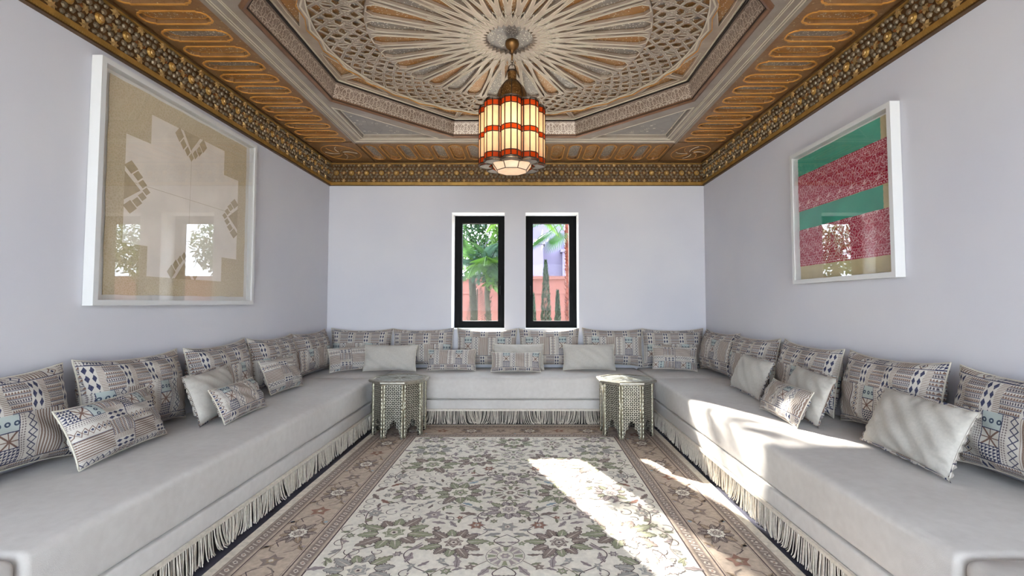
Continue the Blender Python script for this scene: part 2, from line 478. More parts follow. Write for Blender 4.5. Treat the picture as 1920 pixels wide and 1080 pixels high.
# ================================================================== SHELL
b = MB(); b.box(XL-0.4, XR+0.4, YF-.22, YB+0.28, -0.12, 0.0); struct(b.build('floor', 'floor'))
b = MB(); b.box(-30, 30, -60, YF-.22, -0.12, -.002); o_ = struct(b.build('bounce_terrace', 'bounce_terrace'))  # added out of view, bounces daylight up to the ceiling
b = MB(); b.box(XL-0.25, XL, YF, YB+0.28, 0, 3.0); struct(b.build('wall_left', 'wall'))
b = MB(); b.box(XR, XR+0.25, YF, YB+0.28, 0, 3.0); struct(b.build('wall_right', 'wall'))
WT = 0.28
W1, W2 = (-0.815, -0.226), (0.0, 0.591); WZ0, WZ1 = 0.862, 2.155
b = MB()
b.box(XL, W1[0], YB, YB+WT, 0, 3.0); b.box(W1[1], W2[0], YB, YB+WT, 0, 3.0); b.box(W2[1], XR, YB, YB+WT, 0, 3.0)
for w in (W1, W2): b.box(w[0], w[1], YB, YB+WT, 0, WZ0); b.box(w[0], w[1], YB, YB+WT, WZ1, 3.0)
struct(b.build('wall_back', 'wall'))
b = MB()   # wide opening towards the hall added behind the camera to let daylight in
b.box(XL-.25, XL+.12, YF-0.22, YF, 0, 3.0); b.box(XR-.12, XR+.25, YF-0.22, YF, 0, 3.0); b.box(XL+.12, XR-.12, YF-0.22, YF, 2.42, 3.0)
struct(b.build('wall_front', 'wall'))
b = MB(); b.box(-4.2, 4.0, -3.0, YF-.22, 2.75, 2.95); b.box(-4.2, -4.0, -3.0, YF-.22, 0, 2.75); b.box(3.8, 4.0, -3.0, YF-.22, 0, 2.75)  # walls and roof added out of view to shape daylight from behind
b.box(-4.2, XL-.25, YF-.24, YF-.22, 0, 2.75); b.box(XR+.25, 4.0, YF-.24, YF-.22, 0, 2.75)
b.box(-4.2, -2.0, -3.2, -3.0, 0, 2.75); b.box(1.8, 4.0, -3.2, -3.0, 0, 2.75); b.box(-2.0, 1.8, -3.2, -3.0, 2.3, 2.75)
struct(b.build('unseen_hall', 'wall'))

for i, w in enumerate((W1, W2)):
    e = empty('window_%d' % (i+1), ((w[0]+w[1])/2, YB+0.2, WZ0)); struct(e)
    hw = (w[1]-w[0])/2; H = WZ1-WZ0; y0 = 0.03
    f = MB(); bw = 0.088
    f.box(-hw, -hw+bw, y0-.02, y0+.05, 0, H); f.box(hw-bw, hw, y0-.02, y0+.05, 0, H)
    f.box(-hw+bw, hw-bw, y0-.02, y0+.05, 0, bw-.006); f.box(-hw+bw, hw-bw, y0-.02, y0+.05, H-bw, H)
    for s_ in (-1, 1): f.box(s_*(hw-.045)-.002, s_*(hw-.045)+.002, y0-.026, y0-.02, .045, H-.045)
    f.build('window_frame', 'frame_black', e)
    g = MB(); g.box(-hw+bw, hw-bw, y0+.01, y0+.018, bw-.006, H-bw); g.build('window_pane', 'glass', e)
    h = MB()
    hx = -hw+.055 if i else hw-.055
    h.box(hx-.012, hx+.012, y0-.03, y0-.02, .42, .50); h.tube([(hx, y0-.03, .475), (hx, y0-.055, .475), (hx, y0-.055, .38)], .008, 8)
    h.build('window_handle', 'frame_black', e)
    r = MB(); t = .004
    r.box(-hw, -hw+t, -.199, y0-.02, 0, H); r.box(hw-t, hw, -.199, y0-.02, 0, H); r.box(-hw+t, hw-t, -.199, y0-.02, H-t, H); r.box(-hw+t, hw-t, -.199, y0-.02, 0, t)
    r.build('window_reveal', 'reveal', e)

# ================================================================== CEILING (structure)
ceil = empty('ceiling', (CX, CY, ZC)); struct(ceil)
ZD = 0.15                                                     # height of the octagon drum
def octa(ap, rot=PI/8): return [(ap/math.cos(PI/8)*math.cos(rot+i*PI/4), ap/math.cos(PI/8)*math.sin(rot+i*PI/4)) for i in range(8)]
# roof slab over everything
b = MB(); hx0, hx1, hy0, hy1 = XL-.25-CX, XR+.25-CX, YF-.22-CY, YB+.28-CY
b.box(hx0, hx1, hy0, hy1, 0.30, 0.36); b.build('roof_slab', 'dark', ceil)
# medallion
b = MB(); b.poly(octa(1.40), ZD+.012, 0)
NS = 32; dA = 2*PI/NS
holes, outl, patches = [], [], []
def polar(r, a, w=0.0):   # point at radius r on angle a, shifted sideways by w
    return (r*math.cos(a) - w*math.sin(a), r*math.sin(a) + w*math.cos(a))
def sym(a, prof):         # closed outline symmetric about the ray at angle a
    up = [polar(r, a, w) for r, w in prof]; dn = [polar(r, a, -w) for r, w in prof[::-1] if w > 1e-6]
    return up + dn
def hexa(r, a, rr, n=6, el=1.0): return [polar(r + rr*el*math.cos(2*PI*k/n), a, rr*math.sin(2*PI*k/n)) for k in range(n)]
for i in range(NS):
    a = i*dA; h = a + dA/2
    kite = sym(a, [(.395, 0), (.47, .017), (.60, .034), (.78, .052), (.845, .052), (.885, .026)])
    holes.append(kite); outl.append((kite, 0.0065)); patches.append((kite, 2 + i % 2))
    holes.append(sym(h, [(.245, 0), (.29, .0085), (.36, .013), (.43, .011), (.545, 0)])); outl.append((holes[-1], .004))
    holes.append(sym(h, [(.60, 0), (.70, .006), (.84, .0075), (.885, 0)]))
star = [polar(.150 if k % 2 else .178, k*dA/2) for k in range(2*NS)]
holes.append(star)
for k in range(8):      # painted arrow panels in the angles of the octagon
    a = PI/8 + k*PI/4
    for s_ in (-1, 1):
        t = [polar(1.265, a + s_*.02), polar(1.385, a + s_*.015), polar(1.33, a + s_*.16), polar(1.30, a + s_*.27), polar(1.262, a + s_*.14)]
        holes.append(t); outl.append((t, .006)); patches.append((t, 2))
RI, RO = .900, 1.212
inner_h = [h_ for h_ in holes if max(math.hypot(*p_) for p_ in h_) < RI]; outer_h = [h_ for h_ in holes if max(math.hypot(*p_) for p_ in h_) > RO]
for out_, hs_ in ((circ(0, 0, RI, 96), inner_h), (octa(1.352), outer_h + [circ(0, 0, RO, 96)])):
    vs, fs = plate_mesh(out_, hs_, .020, .002)
    b.add(vs, fs, 4, False, Matrix.Translation((0, 0, ZD-.0005)))
b.poly(circ(0, 0, RO+.01, 96), ZD+.0108, 0); b.poly(circ(0, 0, .2, 32), ZD+.0100, 3)
for i in range(NS):
    a = i*dA; h = a + dA/2
    for r_, q_, mi in ((.950, h, 2), (1.055, a, 3), (1.160, h, 2), (.950, a, 3), (1.055, h, 2), (1.160, a, 3)): b.poly(hexa(r_, q_, .030), ZD+.0102, mi)
def strap(pts, w, lv, closed=True):
    b.ribbon(pts, w*1.75, ZD-.0095+lv, 5, closed, .0010); b.ribbon(pts, w*1.75, ZD-.0045+lv, 4, closed, .0048); b.ribbon(pts, w, ZD-.0108+lv, 4, closed, .0022)
for r0_, r1_ in ((.908, 1.003), (1.005, 1.103), (1.108, 1.205)):
    for ph in (0, 1): strap([polar(r0_ if (k+ph) % 2 else r1_, k*dA/2) for k in range(2*NS)], .0105, .0012*ph)
for i in range(NS):
    a = i*dA; h = a + dA/2
    for r_, q_ in ((1.004, a), (1.004, h), (1.106, a), (1.106, h)): strap(hexa(r_, q_, .026), .0075, .0006)
    strap([polar(.905, h+dA*.25), polar(1.205, h+dA*.25)], .0070, .002, False)
for rr_ in (RO+.002,): b.ribbon(circ(0, 0, rr_, 96), .008, ZD-.0105, 5, True, .003)
for p, mi in patches: b.poly(p, ZD+.0105, mi)
zs = ZD-.0112
for p, w in outl:      # cream edging round every opening, scaled out a little
    cx_, cy_ = sum(q[0] for q in p)/len(p), sum(q[1] for q in p)/len(p)
    q2 = []
    for x, y in p:
        d = math.hypot(x-cx_, y-cy_) or 1; q2.append((x+(x-cx_)/d*w*.9, y+(y-cy_)/d*w*.9))
    b.ribbon(q2, w*.62, zs+.001, 5, True, .0025)
for rr, w, ph in ((.196, .005, 0), (.245, .004, .5)):
    pts = [polar(rr if k % 2 else rr+.075, (k/2+ph)*dA) for k in range(2*NS)]; b.ribbon(pts, w, zs+.001, 5, True, .0025)
for k in range(NS):     # raised double straps between the kites and over the ring
    h = k*dA + dA/2
    for s_ in (-1, 1):
        b.ribbon([polar(.30, h, s_*.017), polar(.50, h, s_*.013), polar(.70, h, s_*.016), polar(.88, h, s_*.013)], .0028, zs+.001, 5, False, .002)
zig = [polar(1.232 + (.014 if k % 2 else -.012), k*dA/2) for k in range(2*NS)]
b.ribbon(zig, .010, zs+.001, 5, True, .004); b.ribbon([(x*1.018, y*1.018) for x, y in zig], .005, zs+.001, 6, True, .006)
for ap, w in ((1.345, .012), (1.325, .005)): b.ribbon(octa(ap), w, zs+.001, 7 if w > .01 else 5, True, .008)
b.build('medallion', ['recess', 'recess2', 'recess', 'recess2', 'strap', 'cream_line', 'gold_line', 'lip'], ceil)
# drum frieze
b = MB(); lo = octa(1.38); hi = octa(1.347); uvs = {}
acc = 0
for i in range(8):
    j = (i+1) % 8; L = math.dist(lo[i], lo[j]); o = len(b.v)
    b.add([(*lo[i], 0), (*lo[j], 0), (*hi[j], ZD-.012), (*hi[i], ZD-.012)], [(0, 1, 2, 3)])
    for q, uv in zip(range(4), ((0, 0), (L, 0), (L, ZD), (0, ZD))): uvs[o+q] = uv
b.build('frieze_drum', 'frieze', ceil, uvf=lambda i, p: uvs[i])
b = MB(); b.tube([(x, y, .004) for x, y in octa(1.392)], .021, 8, 0, True, smooth=False)
b.tube([(x, y, ZD-.016) for x, y in octa(1.345)], .009, 6, 1, True, smooth=False)  # second tube, coloured dark, stands in for the shadow above the frieze
b.ribbon(octa(1.375), .010, .000, 1, True, .004)
b.build('octagon_lip', ['lip', 'dark'], ceil)
# grey frame between octagon and square, with sunken corner triangles
SQ = 1.56
tri_h = []
for sx in (-1, 1):
    for sy in (-1, 1):
        t = [(sx*1.435, sy*1.435), (sx*1.435, sy*.755), (sx*.755, sy*1.435)]; tri_h.append(t)
b = MB(); vs, fs = plate_mesh([(-SQ, -SQ), (SQ, -SQ), (SQ, SQ), (-SQ, SQ)], tri_h + [octa(1.385)], .024, .002)
b.add(vs, fs, 0, False, Matrix.Translation((0, 0, .014)))
for t in tri_h:
    b.poly(t, .0255, 1)
    c_ = (sum(p[0] for p in t)/3, sum(p[1] for p in t)/3)
    b.ribbon([(c_[0]+(x-c_[0])*.93, c_[1]+(y-c_[1])*.93) for x, y in t], .006, .0255, 2, True, .004)
    b.ribbon([(c_[0]+(x-c_[0])*1.05, c_[1]+(y-c_[1])*1.05) for x, y in t], .008, .003, 2, True, .004)
    for k in range(9):     # little painted flowers
        u_, v_ = R.random(), R.random()
        if u_+v_ > 1: u_, v_ = 1-u_, 1-v_
        x = t[0][0]+(t[1][0]-t[0][0])*u_*.8+(t[2][0]-t[0][0])*v_*.8; y = t[0][1]+(t[1][1]-t[0][1])*u_*.8+(t[2][1]-t[0][1])*v_*.8
        x += (c_[0]-x)*.2; y += (c_[1]-y)*.2
        for q in range(5): b.poly(circ(x+.012*math.cos(q*1.257), y+.012*math.sin(q*1.257), .0045, 5), .0245, 2)
for d_, w in ((.012, .006), (.030, .004), (.075, .005), (.088, .003)):
    q = SQ-d_; b.ribbon([(-q, -q), (q, -q), (q, q), (-q, q)], w, .0025, 2, True, .005)
b.ribbon([(-SQ, -SQ), (SQ, -SQ), (SQ, SQ), (-SQ, SQ)], .022, .004, 0, True, .014)
b.build('grey_frame', ['grey', 'tri', 'cream_line'], ceil)
# cartouche bands
def cart(cx_, cy_, hl, hw, ax):    # long axis along ax: 0 = x, 1 = y
    s = .72; pts = []
    prof = [(1, 0), (.97, .42), (.88, .74), (.77, .84), (.755, 1)]
    q = [(a*hl, c*hw) for a, c in prof]
    full = q + [(-a, c) for a, c in q[::-1]] + [(-a, -c) for a, c in q[1:]] + [(a, -c) for a, c in q[1:][::-1]]
    seen = []
    for p in full:
        if not seen or math.dist(p, seen[-1]) > 1e-5: seen.append(p)
    if math.dist(seen[0], seen[-1]) < 1e-5: seen.pop()
    return [(cx_+(a if ax == 0 else c), cy_+(c if ax == 0 else a)) for a, c in seen]
WXL, WXR, WYB, WYF = XL-CX, XR-CX, YB-CY, YF-CY
def band(rect, carts, name):
    b = MB(); x0, x1, y0, y1 = rect
    hs = [cart(*c) for c in carts]
    vs, fs = plate_mesh([(x0, y0), (x1, y0), (x1, y1), (x0, y1)], hs, .022, .002)
    b.add(vs, fs, 0, False, Matrix.Translation((0, 0, .017)))
    for i, (h, c) in enumerate(zip(hs, carts)):
        b.poly(h, .0265, 1 if i % 2 else 2)
        cx_, cy_ = c[0], c[1]
        k1 = [(cx_+(x-cx_)*1.0+(.008 if x > cx_ else -.008), cy_+(y-cy_)+(.008 if y > cy_ else -.008)) for x, y in h]
        b.ribbon(k1, .010, .007, 3, True, .006)
        k2 = [(cx_+(x-cx_)*.93, cy_+(y-cy_)*.86) for x, y in h]
        b.ribbon(k2, .005, .0262, 3, True, .002)
        for s_ in (-1, 0, 1):   # painted sprig inside
            px = cx_ + (s_*c[2]*.45 if c[4] == 0 else 0); py = cy_ + (0 if c[4] == 0 else s_*c[2]*.45)
            for q in range(5): b.poly(circ(px+.008*math.cos(q*1.257+s_), py+.008*math.sin(q*1.257+s_), .0030, 5), .0258, 4)
    return b.build(name, ['band', 'recess', 'recess2', 'gold_line', 'cream_line'], ceil)
py0 = 4.532-CY
ys = [py0 - .1785*k for k in range(17)]
mid = (SQ - WXL*-1)/2
cyc = [y for y in ys]
band((WXL, -SQ, -SQ, SQ), [(-SQ-.262, y, .183, .052, 0) for y in cyc], 'cartouche_border')
band((SQ, WXR, -SQ, SQ), [(SQ+.262, y, .183, .052, 0) for y in cyc], 'cartouche_border')
xs = [-SQ+.085+.1737*k for k in range(17)]; xs = [x + (SQ-.085 - xs[-1] + -SQ+.085+SQ-.085 - 0)/1*0 for x in xs]
step = (2*SQ-.17)/17; xs = [-SQ+.085+step*k for k in range(18)]
band((-SQ, SQ, SQ, WYB), [(x, SQ+.335, .235, .055, 1) for x in xs], 'cartouche_border')
band((-SQ, SQ, WYF, -SQ), [(x, -SQ-.335, .235, .055, 1) for x in xs], 'cartouche_border')
b = MB()
for sx, wx in ((-1, WXL), (1, WXR)):
    for sy, wy in ((-1, WYF), (1, WYB)):
        x0, x1 = sorted((sx*SQ, wx)); y0, y1 = sorted((sy*SQ, wy)); b.box(x0, x1, y0, y1, .006, .028, 0)
        cx_, cy_ = (x0+x1)/2, (y0+y1)/2
        b.ribbon(circ(cx_, cy_, .19, 32, 0, .24), .008, .006, 1, True, .003)
        for q in range(8):
            a = q*PI/4; b.ribbon([(cx_+.16*t*math.cos(a+.9*t), cy_+.2*t*math.sin(a+.9*t)) for t in (.2, .4, .6, .8, 1)], .006, .006, 1 + q % 2, False, .003)
        b.ribbon([(x0+.01, y0+.01), (x1-.01, y0+.01), (x1-.01, y1-.01), (x0+.01, y1-.01)], .008, .006, 3, True, .004)
b.build('corner_panel', ['band', 'gold_line', 'cream_line', 'darkgold'], ceil)

# cornice: carved frieze on every wall with gilded mouldings
def star8(u, v, r, r2, n=8, a0=0): return [(u+(r if k % 2 == 0 else r2)*math.cos(a0+k*PI/n), v+(r if k % 2 == 0 else r2)*math.sin(a0+k*PI/n)) for k in range(2*n)]
def carve(b, pts, h, mi, c):      # low pyramid/dome on the u-v plane, height along +w
    n = len(pts); o = [(x, y, 0.0195) for x, y in pts]; i_ = [(c[0]+(x-c[0])*.72, c[1]+(y-c[1])*.72, h+.0195) for x, y in pts]
    b.add(o+i_+[(c[0], c[1], h*1.15+.0195)], [(k, (k+1) % n, n+(k+1) % n, n+k) for k in range(n)] + [(n+k, n+(k+1) % n, 2*n) for k in range(n)], mi)
def cornice(name, M, L):
    """u runs 0..L along the wall, v up from the cornice foot, w out into the room"""
    b = MB(); H = ZC-ZK
    b.box(0, L, 0, H, -.001, .020, 0)
    n = max(1, round(L/.165)); P = L/n; vc = .142
    for k in range(n):
        u = (k+.5)*P
        carve(b, circ(u, vc, .029, 12), .010, 3, (u, vc)); carve(b, circ(u, vc, .017, 8), .016, 2, (u, vc))
        for q in range(8):
            a = q*PI/4+PI/8; c = (u+.052*math.cos(a), vc+.050*math.sin(a)); carve(b, circ(*c, .0165, 6, a), .010, 1, c)
        c = (u-P/2+.0, vc); carve(b, star8(*c, .026, .011, 6), .012, 2, c)
        for s_ in (-1, 1):
            c = (u-P/2, vc+s_*.085); carve(b, star8(*c, .030, .012, 6), .013, 2, c)
            c = (u, vc+s_*.088); carve(b, circ(*c, .015, 6), .010, 1, c)
            for t_ in (-1, 1):
                c = (u+t_*.030, vc+s_*.083); carve(b, circ(*c, .013, 6), .010, 1, c)
                c = (u-P/2+t_*.020, vc+s_*.045); carve(b, circ(*c, .016, 6), .011, 1, c)
                c = (u+t_*.058, vc+s_*.0); carve(b, star8(*c, .013, .006, 4), .012, 4, c)
    MM = Matrix.Identity(4)
    b.box(0, L, .026, .036, .02, .034, 3); b.box(0, L, .012, .026, .02, .040, 5); b.box(0, L, 0, .012, .02, .028, 0)
    b.box(0, L, H-.012, H, .02, .045, 0); b.box(0, L, H-.022, H-.012, .02, .032, 3)
    # twisted rope at the foot
    N = int(L/.012)
    for k in range(N):
        u = k*L/N; b.add([(u, .001, .040), (u+.010, .001, .040), (u+.016, .012, .0405), (u+.006, .012, .0405)], [(0, 1, 2, 3)], 3)
    b.v = [tuple(M @ Vector(p)) for p in b.v]
    return struct(b.build(name, ['darkgold', 'cell', 'star', 'gold', 'orange', 'gold']))
def frame(o, u, v, w): return Matrix(((u[0], v[0], w[0], o[0]), (u[1], v[1], w[1], o[1]), (u[2], v[2], w[2], o[2]), (0, 0, 0, 1)))
cornice('trim_1', frame((XL, YB, ZK), (0, -1, 0), (0, 0, 1), (1, 0, 0)), YB-YF)
cornice('trim_2', frame((XL, YB, ZK), (1, 0, 0), (0, 0, 1), (0, -1, 0)), XR-XL)
cornice('trim_3', frame((XR, YF, ZK), (0, 1, 0), (0, 0, 1), (-1, 0, 0)), YB-YF)

# ================================================================== CHANDELIER
LX, LY = -0.086, 3.045
ch = tag(empty('chandelier', (LX, LY, 2.86)), 'lit lantern of amber and cream glass lobes under a pierced brass dome', 'chandelier')
Z0 = -2.86
b = MB(); b.lathe([(.0, 2.845), (.044, 2.845), (.046, 2.825), (.040, 2.808), (.022, 2.790), (.010, 2.778), (.009, 2.765), (0, 2.765)], 24, 0, M=Matrix.Translation((0, 0, Z0)))
b.build('ceiling_cup', 'brass', ch)
b = MB(); b.tube([(0, 0, 2.78+Z0), (0, 0, 2.722+Z0)], .006, 8); b.build('rod', 'brass', ch)
b = MB()
for k in range(2):
    z = 2.715-.020*k; P_ = [(.007*math.cos(t), 0, z+.013*math.sin(t)+Z0) for t in [i*PI/5 for i in range(10)]]
    if k: P_ = [(0, p[0], p[2]) for p in P_]
    b.tube(P_, .0022, 6, 0, True)
b.build('chain', 'came', ch)
b = MB(); b.tube([(.022*math.cos(t), 0, 2.668+.026*math.sin(t)+Z0) for t in [i*2*PI/20 for i in range(20)]], .0028, 6, 0, True); b.build('hook_ring', 'came', ch)
b = MB()
b.lathe([(.0, 2.652), (.030, 2.652), (.033, 2.645), (.030, 2.640)], 20, 1, M=Matrix.Translation((0, 0, Z0)))
b.lathe([(.030, 2.642), (.029, 2.60), (.031, 2.585), (.050, 2.570), (.072, 2.545), (.088, 2.510), (.096, 2.47), (.098, 2.43), (.102, 2.40)], 32, 0, M=Matrix.Translation((0, 0, Z0)))
for q in range(8):
    a = q*PI/4; b.tube([(r*math.cos(a), r*math.sin(a), z+Z0) for r, z in [(.032, 2.585), (.051, 2.570), (.073, 2.545), (.089, 2.510), (.097, 2.47), (.099, 2.43)]], .0028, 5, 1)
b.build('dome', ['brass_p', 'came'], ch)
def lobe_geo():
    """one lobe centred at the origin, opening towards -x (the lantern axis)"""
    came, am, cr, cap = MB(), [MB(), MB(), MB()], [MB(), MB()], [MB(), MB()]
    r = .062; NF = 6; A = [(-112+ 224*k/NF)*PI/180 for k in range(NF+1)]
    P = [(r*math.cos(a), r*math.sin(a)) for a in A]
    zt, zb = 2.405, 2.035
    rows = [(zt-.010, zt-.042, 'a'), (zt-.046, zt-.172, 'c'), (zt-.176, zt-.204, 'a'), (zt-.208, zt-.330, 'c'), (zt-.334, zb+.006, 'a')]
    for i in range(NF+1): came.tube([(*P[i], zb), (*P[i], zt)], .0038, 5)
    for z in [zt-.008, zt-.044, zt-.174, zt-.206, zt-.332, zb+.003]: came.tube([(x, y, z) for x, y in P], .0036, 5)
    ca = cc = 0
    for z1, z0, k in rows:
        m = am[ca] if k == 'a' else cr[cc]
        if k == 'a': ca += 1
        else: cc += 1
        for i in range(NF):
            (x0, y0), (x1, y1) = P[i], P[i+1]
            m.add([(x0, y0, z0), (x1, y1, z0), (x1, y1, z1), (x0, y0, z1)], [(0, 1, 2, 3)])
    # crown rims, top and foot: three stepped dark rings
    for zz, rr_ in ((zt, .064), (zt+.005, .060), (zb, .064), (zb-.006, .066), (zb-.012, .058)):
        cap[0 if zz > 2.2 else 1].tube([(rr_*math.cos(a), rr_*math.sin(a), zz) for a in A], .0035, 6)
    cap[1].add([(.058*math.cos(a), .058*math.sin(a), zb-.012) for a in A] + [(0, 0, zb-.012)], [(i, i+1, NF+1) for i in range(NF)])
    return came, am, cr, cap
lobes = []
for q in range(8):
    a = q*PI/4 - PI/2
    if q == 0:
        came, am, cr, cap = lobe_geo()
        for m_ in (came, *am, *cr, *cap): m_.v = [(x, y, z+Z0) for x, y, z in m_.v]
        o = came.build('glass_lobe', 'came', ch)
        for m_ in am: m_.build('amber_pane_band', 'pane_amber', o)
        for m_ in cr: m_.build('cream_pane_band', 'pane_cream', o)
        cap[0].build('top_rim', 'crown', o); cap[1].build('foot_rim', 'crown', o)
    else: o = copy_tree(lobes[0], ch)
    o.location = (.150*math.cos(a), .150*math.sin(a), 0); o.rotation_euler = (0, 0, a); lobes.append(o)
b = MB(); zt, z2 = 2.040+Z0, 1.992+Z0
for k in range(8):
    a0, a1 = (k-.5)*PI/4-PI/2, (k+.5)*PI/4-PI/2
    p = [(.135*math.cos(a0), .135*math.sin(a0), zt), (.135*math.cos(a1), .135*math.sin(a1), zt), (.100*math.cos(a1), .100*math.sin(a1), z2), (.100*math.cos(a0), .100*math.sin(a0), z2)]
    b.add(p, [(0, 1, 2, 3)], 0); b.tube([p[0], p[3]], .0028, 5, 1)
b.add([(.100*math.cos((k-.5)*PI/4), .100*math.sin((k-.5)*PI/4), z2) for k in range(8)], [tuple(range(8))], 0)
for rr_, z in ((.135, zt), (.100, z2)): b.tube([(rr_*math.cos((k-.5)*PI/4), rr_*math.sin((k-.5)*PI/4), z) for k in range(8)], .0028, 5, 1, True)
b.build('glass_bowl', ['pane_white', 'came'], ch)
b = MB(); b.lathe([(.12, 2.405), (.098, 2.412)], 24, 0, M=Matrix.Translation((0, 0, Z0))); b.build('dome_collar', 'brass', ch)
b = MB(); b.lathe([(0, 2.285), (.018, 2.275), (.028, 2.245), (.024, 2.215), (.014, 2.20), (.013, 2.33)][::-1], 16, 0, M=Matrix.Translation((0, 0, Z0))); b.build('bulb', 'bulb', ch)
def lamp(name, kind, loc, energy, color, size=.03, parent=None, **kw):
    l = bpy.data.lights.new(name, kind); l.energy = energy; l.color = color
    if kind == 'POINT': l.shadow_soft_size = size
    o = bpy.data.objects.new(name, l); COL.objects.link(o); o.location = loc
    if parent: o.parent = parent
    return o
lamp('bulb_light', 'POINT', (0, -.02, 2.24+Z0), 3.0, (1, .86, .66), .04, ch)
lamp('bulb_light', 'POINT', (0, 0, 2.50+Z0), 1.2, (1, .80, .55), .03, ch)

# ================================================================== BENCHES
def rbox(b, x0, x1, y0, y1, z0, z1, r, seg=5, mi=0, crown=0.0):
    bm = bmesh.new(); bmesh.ops.create_cube(bm, size=1)
    for v in bm.verts: v.co = Vector(((x0+x1)/2+v.co.x*(x1-x0), (y0+y1)/2+v.co.y*(y1-y0), (z0+z1)/2+v.co.z*(z1-z0)))
    bmesh.ops.bevel(bm, geom=list(bm.edges), offset=r, segments=seg, profile=.5, affect='EDGES')
    if crown:
        xm, ym = (x0+x1)/2, (y0+y1)/2
        big = [f for f in bm.faces if f.calc_area() > .05]
        bmesh.ops.subdivide_edges(bm, edges=list({e for f in big for e in f.edges if e.calc_length() > .3}), cuts=7, use_grid_fill=True)
        for v in bm.verts:
            if v.co.z > z1-1e-4:
                fx = 1-abs((v.co.x-xm)/((x1-x0)/2))**4; fy = 1-abs((v.co.y-ym)/((y1-y0)/2))**4
                v.co.z += crown*max(0, fx*fy)
    b.add([tuple(v.co) for v in bm.verts], [tuple(v.index for v in f.verts) for f in bm.faces], mi, True); bm.free()
def fringe(b, p0, p1, nrm, step=.0115):
    p0, p1 = Vector(p0), Vector(p1); d = p1-p0; L = d.length; d.normalize(); n = Vector(nrm)
    N = int(L/step)
    for i in range(N):
        for lay in range(1 + (R.random() < .45)):
            s_ = (i+R.random()*.8+.5*lay)*step
            if s_ > L: continue
            base = p0+d*s_+n*(.004+.006*lay)
            sw = (math.sin(s_*23+lay)+math.sin(s_*9.7))*.020+R.uniform(-.008, .008); out = R.uniform(.0, .014)
            ln = .128+R.uniform(-.010, .004)
            pts = [base+Vector((0, 0, .142-ln*t))+d*(sw*t*t)+n*(out*t) for t in (0, .3, .6, .85, 1)]
            pts[-1] += d*sw*.25
            for p in pts: p.z = max(p.z, .0185)
            b.tube(pts, .0027, 4, 0, False, False)
    a = p0+n*.001; c = p1+n*.001
    q = n*.012
    b.add([a+Vector((0,0,.138)), c+Vector((0,0,.138)), c+Vector((0,0,.156)), a+Vector((0,0,.156)), a+q+Vector((0,0,.138)), c+q+Vector((0,0,.138)), c+q+Vector((0,0,.154)), a+q+Vector((0,0,.154))],
          [(4,5,6,7),(3,2,6,7),(0,1,5,4),(0,4,7,3),(1,2,6,5)], 0)
def bench(name, label, x0, x1, y0, y1, fr, cat='bench'):
    """fr: list of (p0, p1, normal) for the fringe"""
    e = tag(empty(name, ((x0+x1)/2, (y0+y1)/2, 0)), label, cat)
    T = lambda b: setattr(b, 'v', [(x-(x0+x1)/2, y-(y0+y1)/2, z) for x, y, z in b.v])
    b = MB(); rbox(b, x0, x1, y0, y1, .150, .238, .010, 3); b.box(x0+.03, x1-.03, y0+.03, y1-.03, 0.0005, .152, 1); T(b); b.build('base', ['sofa', 'void_plinth'], e)
    b = MB(); rbox(b, x0+.001, x1-.001, y0+.001, y1-.001, .240, SEAT-.010, .030, 5, 0, .012); T(b); b.build('mattress', 'sofa', e)
    if fr:
        b = MB()
        for f in fr: fringe(b, *f)
        T(b); o = b.build('fringe', 'fringe', e); o['kind'] = 'stuff'
    return e
g = .004
YE = 1.375
bench('banquette_bench', 'long cream upholstered bench with cotton fringe along the left wall', XL+g, BX0, YE, BY-g, [((BX0, YE, 0), (BX0, BY-.01, 0), (1, 0, 0))])
bench('banquette_bench', 'long cream upholstered bench with cotton fringe along the right wall, crossed by sunlight', BX1, XR-g, YE, BY-g, [((BX1, YE, 0), (BX1, BY-.01, 0), (-1, 0, 0))])
bench('banquette_bench', 'cream upholstered bench with cotton fringe under the two windows', BX0+g, BX1-g, BY, YB-g, [((BX0+.02, BY, 0), (BX1-.02, BY, 0), (0, -1, 0))])
bench('corner_seat', 'square cream corner seat joining the left bench to the window bench', XL+g, BX0-g*0, BY, YB-g, [], 'bench')
bench('corner_seat', 'square cream corner seat joining the right bench to the window bench', BX1, XR-g, BY, YB-g, [], 'bench')

bench('corner_seat', 'cream seat block at the near end of the left bench', XL+g, BX0, YF+.01, YE-g, [((BX0, YF+.01, 0), (BX0, YE-g, 0), (1, 0, 0))])
bench('corner_seat', 'cream seat block at the near end of the right bench', BX1, XR-g, YF+.01, YE-g, [((BX1, YF+.01, 0), (BX1, YE-g, 0), (-1, 0, 0))])
